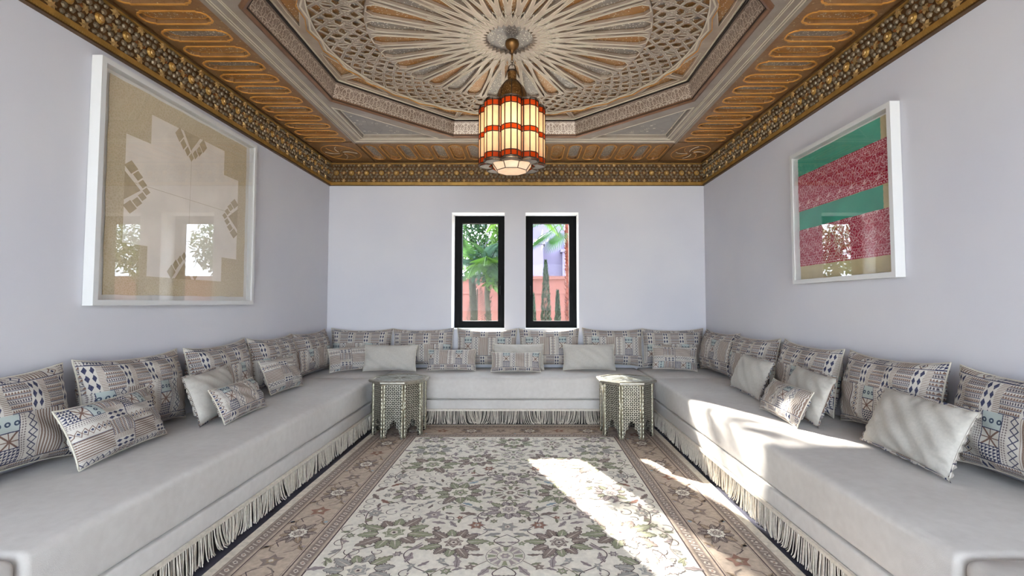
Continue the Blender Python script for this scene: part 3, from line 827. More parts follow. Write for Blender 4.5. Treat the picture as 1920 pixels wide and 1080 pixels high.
# ================================================================== CUSHIONS
def cushion_mesh(w, h, t, mode, seed, nu=44, nv=30):
    """x: width, z: height (0..h), -y is the front; mode: (front material, back material)"""
    rr = random.Random(seed); ph = [rr.uniform(0, 6.28) for _ in range(8)]
    b = MB(); uv = []
    def shape(u, v, side):
        pin = .06; pv = .15 if w > .6 else .09
        x = u*w/2*(1-pin*(1-abs(v)**2.2)*abs(u)**1.5)
        z = v*h/2*(1-pv*(1-abs(u)**2.6)*abs(v)**1.5)
        prof = (max(0, 1-abs(u)**3.0)*max(0, 1-abs(v)**2.6))**.55
        wr = .006*math.sin(u*7+ph[0]+v*2)*math.sin(v*5+ph[1]) + .004*math.sin(u*13+v*9+ph[2])
        edge = max(abs(u), abs(v))
        pucker = .0035*math.sin((u if abs(v) > abs(u) else v)*26+ph[3])*max(0, edge-.6)/.4*(1 if edge < .999 else .3)
        y = side*(t/2*prof*(1+.06*math.sin(u*3+ph[4])) + (wr*prof**.5)) + pucker*side*(0 if edge > .999 else 1)
        bend = .012*(u*u)
        return (x, y+bend, z+h/2)
    for side in (-1, 1):
        o = len(b.v)
        P = []
        for j in range(nv+1):
            for i in range(nu+1):
                cu = -math.cos(PI*i/nu); cv = -math.cos(PI*j/nv)
                u = .5*cu+.5*(-1+2*i/nu); v = .5*cv+.5*(-1+2*j/nv)
                P.append(shape(u, v, side)); uv.append((u*w/2 + .3, v*h/2 + .6))
        F = []
        for j in range(nv):
            for i in range(nu):
                a = j*(nu+1)+i; q = (a, a+1, a+nu+2, a+nu+1)
                F.append(q if side < 0 else q[::-1])
        b.add(P, F, 0 if side < 0 else 1, True)
    # edge piping path
    n = 28; path = []
    ts = [-1+2*i/n for i in range(n)]
    for (u, v) in [(t_, -1) for t_ in ts] + [(1, t_) for t_ in ts] + [(-t_, 1) for t_ in ts] + [(-1, -t_) for t_ in ts]:
        path.append(shape(u, v, -1))
    return b, uv, path
CM = {}
PLACED = []
def cushion_data(key, w, h, t, fm, bm_, seed, ruffle=False):
    b, uv, path = cushion_mesh(w, h, t, 0, seed)
    me_o = b.build('tmpc', [fm, bm_], None, uvf=lambda i, p: uv[i]); me = me_o.data; bpy.data.objects.remove(me_o)
    p = MB()
    if ruffle:
        cx_, cz_ = 0, h/2; A = []
        for i, q in enumerate(path):
            A.append(q)
        L = len(A); vs = []
        for i, q in enumerate(A):
            dx, dz = q[0]-cx_, q[2]-cz_; d = math.hypot(dx, dz)
            k = .012*(1+.3*math.sin(i*2.1)); vs += [q, (q[0]+dx/d*k, q[1]+.006*math.sin(i*1.9), q[2]+dz/d*k)]
        p.add(vs, [(2*i, 2*i+1, (2*i+3) % (2*L), (2*i+2) % (2*L)) for i in range(L)], 0, True)
        p.tube(path, .0030, 5, 0, True); pm = 'ikat'
        po = p.build('tmpp', [pm], None, uvf=lambda i, q: (q[0]+.3, q[2]+.1))
    else:
        p.tube(path, .0038, 5, 0, True); po = p.build('tmpp', ['piping'])
    pme = po.data; bpy.data.objects.remove(po)
    CM[key] = (me, pme, w, h, t)
cushion_data('big', .655, .415, .18, 'ikat', 'ikat', 3)
cushion_data('big1', .655, .415, .18, 'ikat2', 'ikat2', 8)
cushion_data('lumC', .44, .24, .10, 'lumbar', 'lumbar2', 19)
cushion_data('big2', .686, .415, .18, 'ikat2', 'ikat2', 5)
cushion_data('plainL', .53, .29, .10, 'plain', 'ikat', 11, True)
cushion_data('plainB', .54, .27, .12, 'plain', 'plain', 12)
cushion_data('lum', .50, .215, .105, 'lumbar2', 'lumbar', 15)
cushion_data('lumL', .54, .265, .115, 'lumbar', 'lumbar2', 16)
cushion_data('lumW', .50, .20, .12, 'lumbar2', 'plain', 17)
def cushion(key, x, y, face, lean, label, cat='cushion', group=None, roll=0.0, yaw=0.0, z=None, name='cushion', piping=True):
    """(x, y): where the middle of the bottom edge stands; face: 'E','W','S' the way the front looks; lean back, roll, extra yaw in degrees"""
    me, pme, w, h, t = CM[key]
    o = bpy.data.objects.new(name, me); COL.objects.link(o)
    rz = {'S': 0, 'E': 90, 'W': -90}[face] + yaw
    M = Matrix.Rotation(rad(rz), 4, 'Z') @ Matrix.Rotation(rad(-lean), 4, 'X') @ Matrix.Rotation(rad(roll), 4, 'Y')
    W = [M @ v.co for d_ in (me, pme) for v in d_.vertices]
    o.rotation_euler = M.to_euler()
    if face == 'E': x = max(x, XL+.004 - min(v.x for v in W))
    if face == 'W': x = min(x, XR-.004 - max(v.x for v in W))
    if face == 'S': y = min(y, YB-.004 - max(v.y for v in W))
    zz = SEAT+.004 - min(v.z for v in W)
    push = {'E': (1, 0), 'W': (-1, 0), 'S': (0, -1)}[face]
    nv = len(me.vertices); faces = [tuple(p.vertices) for p in me.polygons] + [tuple(i+nv for i in p.vertices) for p in pme.polygons]
    for step in range(26):          # slide it out until it only touches what it leans on
        V = [v + Vector((x, y, zz)) for v in W]; tree_ = BVHTree.FromPolygons(V, faces)
        if key[:3] == 'big' or not any(tree_.overlap(t_) for t_ in PLACED): break
        x += push[0]*.006; y += push[1]*.006
    if key[:3] != 'big' and step: print('pushed', label[:40], step)
    PLACED.append(tree_)
    o.location = (x, y, zz)
    p = bpy.data.objects.new('piping' if key[:5] != 'plain' or key == 'plainB' else 'ruffled_edge', pme); COL.objects.link(p); p.parent = o
    tag(o, label, cat, group)
    return o
GB = 'large patterned back cushions lined up along the walls'
GL = 'patterned lumbar cushions scattered on the benches'
GP = 'plain linen cushions scattered on the benches'
yb = 5.160
for i, (x, lab) in enumerate(((-1.765, 'in the left corner'), (-1.096, 'second from the left corner'), (-.415, 'under the left window'),
                              (.258, 'under the right window'), (.936, 'just right of the right window'), (1.589, 'in the right corner'))):
    cushion('big1' if i in (0, 1, 5) else 'big', x, yb, 'S', 9, 'large patterned cushion on the back wall, ' + lab, group=GB, roll=(.6, -.8, .5, -.4, .7, -.5)[i], yaw=(4, 0, 0, 0, -1, -4)[i])
xl = XL+.130
for i, (y, lab) in enumerate(((4.70, 'nearest the back corner'), (4.01, 'second from the back corner'), (3.32, 'behind the plain cushion'), (2.59, 'behind the largest lumbar cushion'), (1.855, 'nearest, cut by the left picture edge'))):
    cushion('big2', xl, y, 'E', 10, 'large patterned cushion on the left wall, ' + lab, group=GB, roll=(-.8, .6, -1.2, 1.0, -.5)[i], yaw=(-3, 0, 2, 1, -2)[i])
xr = XR-.130
for i, (y, lab) in enumerate(((4.70, 'nearest the back corner'), (3.99, 'behind the farthest plain cushion'), (3.25, 'third from the back corner'), (2.52, 'behind the nearest plain cushion'), (1.79, 'nearest, cut by the right picture edge'))):
    cushion('big2' if i else 'big', xr, y, 'W', 10, 'large patterned cushion on the right wall, ' + lab, group=GB, roll=(.8, -.6, 1.0, -.8, .5)[i], yaw=(5, 3, -1, -1, 1)[i])
# small ones, left bench
cushion('lumL', -1.835, 2.265, 'E', 24, 'largest patterned lumbar cushion, leaning at the near end of the left bench', group=GL, roll=-1, yaw=4)
cushion('plainL', -1.89, 2.96, 'E', 20, 'plain linen cushion with ruffled patterned edge, on the left bench', group=GP, roll=-1, yaw=9)
cushion('lum', -1.75, 2.99, 'E', 26, 'small patterned lumbar cushion in front of the plain one on the left bench', group=GL, roll=0, yaw=4)
cushion('lumL', -1.84, 3.78, 'E', 22, 'patterned lumbar cushion standing alone towards the far end of the left bench', group=GL, roll=2, yaw=2)
# back
cushion('lumC', -1.735, 4.86, 'S', 18, 'patterned lumbar cushion turned across the left back corner', group=GL, roll=-2, yaw=30)
cushion('plainB', -1.37, 4.93, 'S', 16, 'plain linen cushion on the window bench behind the left side table', group=GP, roll=0)
cushion('lum', -.755, 4.92, 'S', 15, 'patterned lumbar cushion on the window bench, just right of the left side table', group=GL, roll=0)
cushion('plainB', -.075, 4.965, 'S', 17, 'plain linen cushion in the middle of the window bench', group=GP)
cushion('lumW', -.095, 4.80, 'S', 20, 'small patterned cushion in the middle of the window bench', group=GL)
cushion('plainB', .655, 4.93, 'S', 16, 'plain linen cushion on the window bench, left of the right side table', group=GP)
cushion('lumC', 1.51, 4.88, 'S', 16, 'patterned lumbar cushion in the right back corner', group=GL, roll=2, yaw=-8)
# right bench
cushion('plainL', 1.645, 3.68, 'W', 23, 'plain linen cushion farthest along the right bench', group=GP, roll=1, yaw=-2)
cushion('plainL', 1.675, 2.94, 'W', 21, 'plain linen cushion behind the small patterned one on the right bench', group=GP, roll=1, yaw=-8)
cushion('lum', 1.535, 2.93, 'W', 26, 'small patterned lumbar cushion on the right bench, beside the sun patch', group=GL, roll=0, yaw=-4)
cushion('plainL', 1.640, 2.15, 'W', 25, 'nearest plain linen cushion with ruffled edge, at the near end of the right bench', group=GP, roll=1, yaw=-3)

# ================================================================== SIDE TABLES
def table(x, y, label):
    e = tag(empty('side_table', (x, y, 0.0165)), label, 'table', 'octagonal metal side tables')
    Rp = .222; ap = Rp*math.cos(PI/8); W = 2*Rp*math.sin(PI/8); H = .448
    out = [(-W/2, 0), (-.060, 0), (-.058, .030), (-.050, .048), (-.053, .062), (-.040, .078), (-.026, .084), (-.018, .090), (-.029, .100), (-.031, .114), (-.022, .130), (-.008, .140), (0, .152)]
    out = out + [(-a, c) for a, c in out[:-1][::-1]] + [(W/2, H), (-W/2, H)]
    vs, fs = plate_mesh(out, [], .012)
    for k in range(8):
        a = k*PI/4 - PI/2
        M = Matrix.Rotation(a + PI/2, 4, 'Z') @ Matrix.Translation((0, -ap, 0)) @ Matrix.Rotation(PI/2, 4, 'X')
        b = MB(); b.add(vs, fs, 0, False, M); src = list(vs)
        b.build('pierced_panel', 'filigree', e, uvf=lambda i, p: (src[i][0], src[i][1]))
    for k in range(8):
        a = k*PI/4 - PI/2 + PI/8
        b = MB()
        for s_ in (-1, 1):
            q = a + s_*.050; cx_, cy_ = (Rp+.004)*math.cos(q), (Rp+.004)*math.sin(q)
            n, N = 10, 96; V = []; F = []
            for j in range(N+1):
                z = j*H/N
                for i in range(n):
                    t = 2*PI*i/n; r = .0092*(1+.24*math.cos(2*t - s_*z*190)); V.append((cx_+r*math.cos(t), cy_+r*math.sin(t), z))
            for j in range(N):
                for i in range(n): F.append((j*n+i, j*n+(i+1) % n, (j+1)*n+(i+1) % n, (j+1)*n+i))
            F.append(tuple(range(n))[::-1]); b.add(V, F, 0, True)
        b.tube([((Rp+.009)*math.cos(a), (Rp+.009)*math.sin(a), 0), ((Rp+.009)*math.cos(a), (Rp+.009)*math.sin(a), H)], .0045, 6)
        b.build('corner_post', 'rope', e)
    Rt = .266
    b = MB(); rings = [(Rt-.03, H), (Rt-.006, H+.002), (Rt, H+.010), (Rt-.001, H+.020), (Rt-.008, H+.026), (Rt-.036, H+.027), (Rt-.040, H+.022)]
    b.lathe(rings, 8, 0, M=Matrix.Rotation(PI/8, 4, 'Z'), smooth=False)
    b.prism([((Rt-.028)*math.cos(PI/8+k*PI/4), (Rt-.028)*math.sin(PI/8+k*PI/4)) for k in range(8)], H-.004, H+.004, 0)
    t = b.build('tabletop', 'silver', e)
    b = MB(); b.poly([((Rt-.039)*math.cos(PI/8+k*PI/4), (Rt-.039)*math.sin(PI/8+k*PI/4)) for k in range(8)], H+.0225)
    for k in range(8):
        a = k*PI/4
        b.ribbon([((.02+.19*t_)*math.cos(a+s_*.30*math.sin(t_*PI)), (.02+.19*t_)*math.sin(a+s_*.30*math.sin(t_*PI))) for s_ in (1,) for t_ in (0, .25, .5, .75, 1)], .004, H+.0245, 1, False, .001)
        b.ribbon([((.02+.19*t_)*math.cos(a-.30*math.sin(t_*PI)), (.02+.19*t_)*math.sin(a-.30*math.sin(t_*PI))) for t_ in (0, .25, .5, .75, 1)], .004, H+.0245, 1, False, .001)
    b.ribbon(circ(0, 0, .2, 24), .004, H+.0245, 1, True, .001); b.ribbon(circ(0, 0, .05, 16), .004, H+.0245, 1, True, .001)
    b.build('embossed_plate', ['silver_top', 'silver'], e)
    return e
table(-1.112, 4.290, 'octagonal pierced silver side table at the left end of the window bench')
table(.885, 4.258, 'octagonal pierced silver side table at the right end of the window bench')

# ================================================================== RUG
def build_rug():
    b = MB(); cx, cy, hx, hy = -.090, 2.930, 1.262, 1.622
    names = ['field', 'edge', 'border', 'dark', 'brown', 'mauve', 'olive', 'grey', 'blue', 'rust', 'lite', 'tan']
    I = {n: i for i, n in enumerate(names)}
    z = [.0125]
    b.box(-hx, hx, -hy, hy, 0.001, .012, I['edge'])
    def rect(ax, ay, mi, zz): b.poly([(-ax, -ay), (ax, -ay), (ax, ay), (-ax, ay)], zz, I[mi])
    def frame_(a0, a1, mi, zz):      # ring between insets a0 < a1
        X0, Y0, X1, Y1 = hx-a0, hy-a0, hx-a1, hy-a1
        for q in ([(-X0,-Y0),(X0,-Y0),(X1,-Y1),(-X1,-Y1)], [(X0,-Y0),(X0,Y0),(X1,Y1),(X1,-Y1)], [(X0,Y0),(-X0,Y0),(-X1,Y1),(X1,Y1)], [(-X0,Y0),(-X0,-Y0),(-X1,-Y1),(-X1,Y1)]): b.poly(q, zz, I[mi])
    F0, F1 = .045, .420
    rect(hx-F1, hy-F1, 'field', .0125)
    frame_(F0, .125, 'border', .0125); frame_(.125, .335, 'border', .0125); frame_(.335, F1, 'border', .0125)
    for a_, w in ((.045, .004), (.051, .0025), (.108, .0025), (.122, .006), (.132, .0025), (.326, .0025), (.335, .006), (.352, .0025), (.402, .0025), (.415, .007)):
        frame_(a_, a_+w, 'dark' if w > .004 else 'brown', .0130)
    for a0, a1 in ((.056, .106), (.356, .400)): frame_(a0, a1, 'brown', .0129)
    def side_iter(a, pitch):         # positions along the four sides at inset a, as (x, y, angle)
        X, Y = hx-a, hy-a
        for (x0, y0, x1, y1) in ((-X,-Y,X,-Y), (X,-Y,X,Y), (X,Y,-X,Y), (-X,Y,-X,-Y)):
            L = math.dist((x0,y0),(x1,y1)); n = max(1, round(L/pitch)); an = math.atan2(y1-y0, x1-x0)
            for k in range(n): t = (k+.5)/n; yield x0+(x1-x0)*t, y0+(y1-y0)*t, an, k
    def rp(pts, x, y, an, s=1.0):
        c, s_ = math.cos(an), math.sin(an); return [(x+(p*c-q*s_)*s, y+(p*s_+q*c)*s) for p, q in pts]
    for a in (.080, .378):
        for x, y, an, k in side_iter(a, .062):
            b.poly(rp([(-.016,-.010),(-.002,-.014),(.016,.004),(.004,.014),(-.010,.004)], x, y, an, 1 if k % 2 else -1), .0134, I['lite'])
            b.poly(rp(circ(0, 0, .006, 6), x, y, an), .0137, I['dark' if k % 2 else 'rust'])
            b.ribbon(rp([(.022,-.016),(.030,-.002),(.038,.014)], x, y, an), .006, .0134, I['lite'])
    # ---- motifs, defined about the origin pointing +y; each lies a hair above the last so crossing threads never share a plane
    zo = [0, 0.0]
    def nx(): zo[0] = (zo[0]+1) % 37; zo[1] = zo[0]*2.2e-5
    p0_, r0_ = b.poly, b.ribbon
    b.poly = lambda pts, z_, mi=0, M=None: p0_(pts, z_+zo[1], mi, M)
    b.ribbon = lambda pts, w, z_, mi=0, closed=False, h=0.0, M=None: r0_(pts, w, z_+zo[1], mi, closed, h, M)
    def serr(r, n, dep, el=1.0, ph=0.0, lobes_=0):
        pts = []
        for k in range(2*n):
            a = k*PI/n + ph; rr_ = r*(1-(dep if k % 2 else 0))*(1+(.12*math.cos(lobes_*a) if lobes_ else 0)); pts.append((rr_*math.cos(a), rr_*el*math.sin(a)))
        return pts
    def palmette(T, s, c1, c2):
        nx(); zz = .0140; n = 11
        for k in range(n):           # ring of toothed leaves, wider at the sides
            a = PI/2 + (k-(n-1)/2)*2*PI/n; el = 1.0 + .22*abs(math.cos(a)); c = c1 if k % 3 else c2
            r0, r1 = .050*s, .112*s*el*(1 if k % 2 else .86); w = .025*s; P_ = []
            prof = [(0, .45), (.10, .85), (.17, .60), (.30, 1.0), (.36, .66), (.50, .98), (.56, .58), (.70, .74), (.75, .38), (.88, .36), (1, 0)]
            up = [(r0+(r1-r0)*t, w*q) for t, q in prof]; dn = [(r, -q) for r, q in up[:-1][::-1]]
            cc, ss = math.cos(a), math.sin(a); lf = [(r*cc-q*ss, r*ss+q*cc) for r, q in up+dn]
            z2 = zz + .00006*(k % 3); b.poly(T(lf), z2, I[c]); b.ribbon(T(lf), .0022, z2+.0002, I['dark'], True); b.ribbon(T([(r0*cc, r0*ss), ((r0+(r1-r0)*.8)*cc, (r0+(r1-r0)*.8)*ss)]), [.006*s, .001], z2+.0003, I['lite'])
        mid = serr(.062*s, 9, .2, .95, PI/2); b.poly(T(mid), zz+.0005, I['field']); b.ribbon(T(mid), .0032, zz+.0007, I['dark'], True)
        ins = serr(.040*s, 7, .3, 1, PI/2); b.poly(T(ins), zz+.0008, I[c1]); b.ribbon(T(serr(.030*s, 6, .25, 1, PI/2)), .0025, zz+.0010, I['field'], True)
        b.poly(T(serr(.016*s, 5, .3)), zz+.0011, I['lite']); b.poly(T(circ(0, 0, .006*s, 6)), zz+.0013, I['dark'])
    def rosette(T, s, c1, c2='lite'):
        nx(); zz = .0140
        for k in range(12):
            a = k*PI/6; b.poly(T([(.045*s*math.cos(a-.13), .045*s*math.sin(a-.13)), (.086*s*math.cos(a-.17), .086*s*math.sin(a-.17)), (.080*s*math.cos(a), .080*s*math.sin(a)), (.088*s*math.cos(a+.17), .088*s*math.sin(a+.17)), (.045*s*math.cos(a+.13), .045*s*math.sin(a+.13))]), zz, I[c1 if k % 3 else 'olive'])
        b.ribbon(T(circ(0, 0, .092*s, 24)), .0022, zz+.0002, I['dark'], True); b.ribbon(T(circ(0, 0, .040*s, 16)), .0025, zz+.0002, I['dark'], True)
        b.poly(T(serr(.026*s, 6, .3)), zz+.0003, I[c1]); b.poly(T(circ(0, 0, .009*s, 6)), zz+.0005, I['lite'])
    def leaf(T, s, c1, c2=None):
        nx(); zz = .0138; P_ = []
        n = 6
        for k in range(n+1):
            t = k/n; w = .024*math.sin(PI*min(1, t*.93+.07))*(1 if k % 2 else .62); P_.append((w+.010*math.sin(t*2.2), .11*t))
        Q_ = [(-(x-.020*math.sin(y/.11*2.2)), y) for x, y in P_[:-1][::-1]]
        pts = [(x*s, y*s) for x, y in P_+Q_]; b.poly(T(pts), zz, I[c1])
        b.ribbon(T([(.010*math.sin(t*2.2)*s, .11*t*s) for t in (0, .3, .6, .95)]), .0022, zz+.0002, I[c2 or 'dark'])
    def flower(T, s, c1):
        nx(); zz = .0142; o = serr(.038*s, 6, .42); b.poly(T(o), zz, I[c1]); b.ribbon(T([(x*1.1, y*1.1) for x, y in o]), .0022, zz+.0001, I['dark'], True)
        b.poly(T(serr(.016*s, 5, .35)), zz+.0003, I['lite']); b.poly(T(circ(0, 0, .005*s, 5)), zz+.0004, I['dark'])
    def star_(T, s, c1):
        nx()
        b.poly(T(serr(.034*s, 5, .45, 1, R.random())), .0142, I[c1]); b.poly(T(circ(0, 0, .007*s, 6)), .0144, I['lite'])
    def scroll(T, s, c1='dark'):
        nx()
        pts = [(.045*s*(1-t*.62)*math.cos(t*5.2), .045*s*(1-t*.62)*math.sin(t*5.2)) for t in [i/10 for i in range(11)]]
        b.ribbon(T(pts), [.0045-.0002*i for i in range(11)], .0137, I[c1]); b.poly(T(circ(pts[-1][0], pts[-1][1], .008*s, 6)), .0139, I['mauve'])
    def vine(pts, c='brown', w=.0042):   # smooth through control points
        out = []
        P_ = [pts[0]]+pts+[pts[-1]]
        for i in range(1, len(P_)-2):
            for q in range(8):
                t = q/8; p0, p1, p2, p3 = P_[i-1], P_[i], P_[i+1], P_[i+2]
                out.append(tuple(.5*(2*p1[d]+(p2[d]-p0[d])*t+(2*p0[d]-5*p1[d]+4*p2[d]-p3[d])*t*t+(3*p1[d]-p0[d]-3*p2[d]+p3[d])*t**3) for d in (0, 1)))
        out.append(pts[-1])
        return out
    def TT(x, y, an, sx, sy):
        c, s_ = math.cos(an), math.sin(an)
        return lambda pts: [((x+p*c-q*s_)*sx, (y+p*s_+q*c)*sy) for p, q in pts]
    FX, FY = hx-F1-.01, hy-F1-.01
    Q = ((1, 1), (-1, 1), (1, -1), (-1, -1))
    big = [('r', 0, 0, 0, 1.15, 'brown'), ('p', 0, .235, 0, 1.05, 'mauve'), ('p', .30, 0, -PI/2, 1.35, 'olive'), ('p', .60, 0, PI/2, .95, 'mauve'), ('f', .0, .44, 0, 1.2, 'grey'),
           ('p', .56, .50, .3, 1.5, 'olive'), ('p', .25, .60, 2.8, 1.25, 'brown'), ('r', .0, .72, 0, .95, 'mauve'), ('p', .62, .84, .1, 1.3, 'grey'), ('p', 0, 1.02, PI, 1.3, 'olive'),
           ('r', .30, .98, 0, .9, 'brown'), ('p', .66, 1.12, 0, .9, 'mauve'), ('f', .40, .30, 0, 1.3, 'mauve'), ('f', .16, .42, 0, 1.1, 'rust'), ('f', .72, .28, 0, 1.1, 'grey')]
    occ = []
    for kd, x, y, an, s, c in big:
        for sx, sy in Q:
            if x == 0 and sx < 0: continue
            if y == 0 and sy < 0: continue
            T = TT(x, y, an, sx, sy)
            if kd == 'p': palmette(T, s, c, 'olive' if c != 'olive' else 'brown')
            elif kd == 'r': rosette(T, s, c)
            else: flower(T, s, c)
        occ.append((x, y, .105*s if kd != 'f' else .045*s))
    for pts in ([(0, .09), (.02, .14), (0, .17)], [(.09, .02), (.14, -.01), (.18, .02)], [(.10, .26), (.22, .20), (.30, .16), (.38, .22), (.42, .33), (.50, .40)], [(.10, .22), (.16, .30), (.15, .40), (.10, .48), (.16, .55)],
                [(.40, .60), (.46, .70), (.40, .80), (.32, .86), (.32, .92)], [(.33, .62), (.38, .56), (.46, .54)], [(.08, .76), (.16, .82), (.24, .80), (.32, .88)], [(.60, .62), (.70, .68), (.72, .76)],
                [(.42, .05), (.50, .10), (.54, .05)], [(.62, .12), (.70, .18), (.76, .26), (.74, .38), (.68, .46)], [(.0, .52), (.06, .58), (.0, .64)], [(.0, .80), (.05, .86), (.0, .92)], [(.12, 1.04), (.2, 1.10), (.3, 1.08), (.42, 1.14), (.56, 1.12)],
                [(.40, .98), (.48, 1.02), (.56, .96), (.56, .88)], [(.05, .30), (.12, .34), (.2, .30), (.27, .36), (.36, .34)], [(.75, .45), (.80, .55), (.76, .66), (.80, .78)], [(.15, .70), (.22, .74), (.20, .66)]):
        v = vine(pts)
        for sx, sy in Q:
            nx(); b.ribbon([(x*sx, y*sy) for x, y in v], .0046, .0134, I['dark' if len(pts) % 2 else 'brown'])
        for k in range(4, len(v)-1, 6):
            an = math.atan2(v[k+1][1]-v[k][1], v[k+1][0]-v[k][0]); sd = 1 if (k//6) % 2 else -1
            for sx, sy in Q: leaf(TT(v[k][0], v[k][1], an-PI/2+sd*.9, sx, sy), .45, ('olive', 'mauve', 'grey')[(k//6) % 3])
    rg = random.Random(21); n = 0; tries = 0
    while n < 96 and tries < 4000:
        tries += 1; x, y = rg.uniform(.02, FX-.03), rg.uniform(.03, FY-.03); k = rg.random(); s = rg.uniform(.6, 1.05); r = .038*s
        if any(math.hypot(x-a, y-c) < r+d for a, c, d in occ): continue
        occ.append((x, y, r)); n += 1; an = rg.uniform(0, 6.28); c = rg.choice(['olive', 'mauve', 'grey', 'brown', 'mauve', 'blue' if n % 3 == 0 else 'grey', 'rust' if n % 4 == 0 else 'brown'])
        for sx, sy in Q:
            T = TT(x, y, an, sx, sy)
            if k < .38: leaf(TT(x-.03*math.cos(an+PI/2), y-.03*math.sin(an+PI/2), an, sx, sy), .85*s, c)
            elif k < .62: flower(T, s*.8, c)
            elif k < .78: star_(T, s, c)
            else: scroll(T, s)
    # main border: big flowers, stars and S-curves
    for x, y, an, k in side_iter(.230, .26):
        T = TT(x, y, an + (0 if k % 2 else PI), 1, 1)
        if k % 2: palmette(T, .82, 'brown', 'tan')
        else: star_(T, 1.7, 'rust' if k % 4 else 'brown'); star_(T, .8, 'tan')
        for s_ in (-1, 1):
            T2 = TT(x, y, an, 1, 1); nx()
            b.ribbon(T2([(.05, s_*.01), (.075, s_*.045), (.12, s_*.070), (.165, s_*.055), (.185, s_*.02)]), .0065, .0136, I['brown'])
            b.ribbon(T2([(.06, s_*-.03), (.09, s_*-.06), (.13, s_*-.03)]), .004, .0136, I['dark'])
            leaf(TT(*T2([(.115, s_*.060)])[0], an-PI/2+s_*.7, 1, 1), .55, 'tan')
            b.poly(T2(circ(.13, s_*.085, .012, 6)), .0138, I['blue' if k % 3 == 0 else 'mauve'])
    return tag(b.build('rug', ['rug_'+n for n in names], loc=(cx, cy, 0)), 'cream patterned carpet with floral field and brown borders filling the floor between the benches', 'rug')
build_rug()

# ================================================================== FRAMED TEXTILES
def pic_frame(e, y0, y1, z0, z1, s, dep=.055, fw=.028):
    """s=+1: hangs on the left wall facing +x; -1: right wall. local x = distance out from the wall"""
    def B(b, x0, x1, *r): x0, x1 = sorted((s*x0, s*x1)); b.box(x0, x1, *r)
    b = MB()
    B(b, .002, dep, y0, y0+fw, z0, z1); B(b, .002, dep, y1-fw, y1, z0, z1); B(b, .002, dep, y0+fw, y1-fw, z0, z0+fw); B(b, .002, dep, y0+fw, y1-fw, z1-fw, z1)
    b.build('frame', 'frame_white', e)
    b = MB(); B(b, .003, .010, y0+fw, y1-fw, z0+fw, z1-fw); b.build('backing_board', 'backing', e)
    b = MB(); B(b, dep-.010, dep-.007, y0+fw, y1-fw, z0+fw, z1-fw); b.build('glass_pane', 'pglass', e)
def yz(s, x): return Matrix(((0, 0, s, s*x), (1, 0, 0, 0), (0, 1, 0, 0), (0, 0, 0, 1)))
def wavy(pts, amp, n=14):
    out = []
    for i, p in enumerate(pts):
        q = pts[(i+1) % len(pts)]
        for k in range(n):
            t = k/n; d = (q[0]-p[0], q[1]-p[1]); l = math.hypot(*d) or 1; w = amp*math.sin(k*1.9+i)*(1 if k else 0)
            out.append((p[0]+d[0]*t-d[1]/l*w, p[1]+d[1]*t+d[0]/l*w))
    return out
e1 = tag(empty('framed_textile', (XL, 3.06, 1.765)), 'large white framed taupe and ecru embroidered cloth behind glass on the left wall', 'picture')
pic_frame(e1, -.700, .695, -.628, .632, 1)
OY, OZ = 3.06, 1.765
b = MB(); M1 = yz(1, .014)
b.prism(wavy([(2.455-OY, 1.192-OZ), (3.682-OY, 1.197-OZ), (3.676-OY, 2.353-OZ), (2.450-OY, 2.347-OZ)], .0022), 0, .003, 0, M1)
b.build('cloth_border', 'tan', e1)
b = MB(); y0, y1, z0, z1, c = 2.563-OY, 3.578-OY, 1.302-OZ, 2.240-OZ, .172
b.poly([(y0+c, z1), (y1-c, z1), (y1-c, z1-c), (y1, z1-c), (y1, z0+c), (y1-c, z0+c), (y1-c, z0), (y0+c, z0), (y0+c, z0+c), (y0, z0+c), (y0, z1-c), (y0+c, z1-c)], .0036, 0, M1)
b.ribbon([(y0+.5, z0), (y0+.51, z1)], .002, .0038, 1, M=M1); b.ribbon([(y0, .05), (y1, .045)], .002, .0038, 1, M=M1)
b.build('cloth_field', ['ecru', 'tan_d'], e1)
def clus(cy_, cz_, an, s=1.0):   # stepped diamonds fanning from a border edge, pointing along +v rotated by an
    b = MB(); c_, s_ = math.cos(an), math.sin(an)
    T = lambda P_: [(cy_+(p*c_-q*s_)*s, cz_+(p*s_+q*c_)*s) for p, q in P_]
    dm = lambda x, y, r, k=1.25: [(x-r, y), (x, y-r*k), (x+r, y), (x, y+r*k)]
    b.poly(T([(-.075, 0), (.075, 0), (.004, .105)]), .0042, 0, M1)
    for (x, y, r) in ((-.105, .040, .036), (-.070, .085, .027), (-.034, .118, .024), (.105, .040, .036), (.070, .085, .027), (.034, .118, .024), (0, .145, .022)): b.poly(T(dm(x, y, r)), .0044, 0, M1)
    for sx in (-1, 1): b.ribbon(T([(sx*.095, .0), (sx*.004, .115)]), .0035, .0048, 1, M=M1)
    b.build('applique_cluster', ['tan_d', 'ecru'], e1)
clus(3.068-OY, 2.243-OZ, PI, 1.05); clus(2.561-OY, 1.785-OZ, -PI/2, 1.05); clus(3.580-OY, 1.775-OZ, PI/2, 1.05); clus(3.03-OY, 1.300-OZ, 0, 1.0)

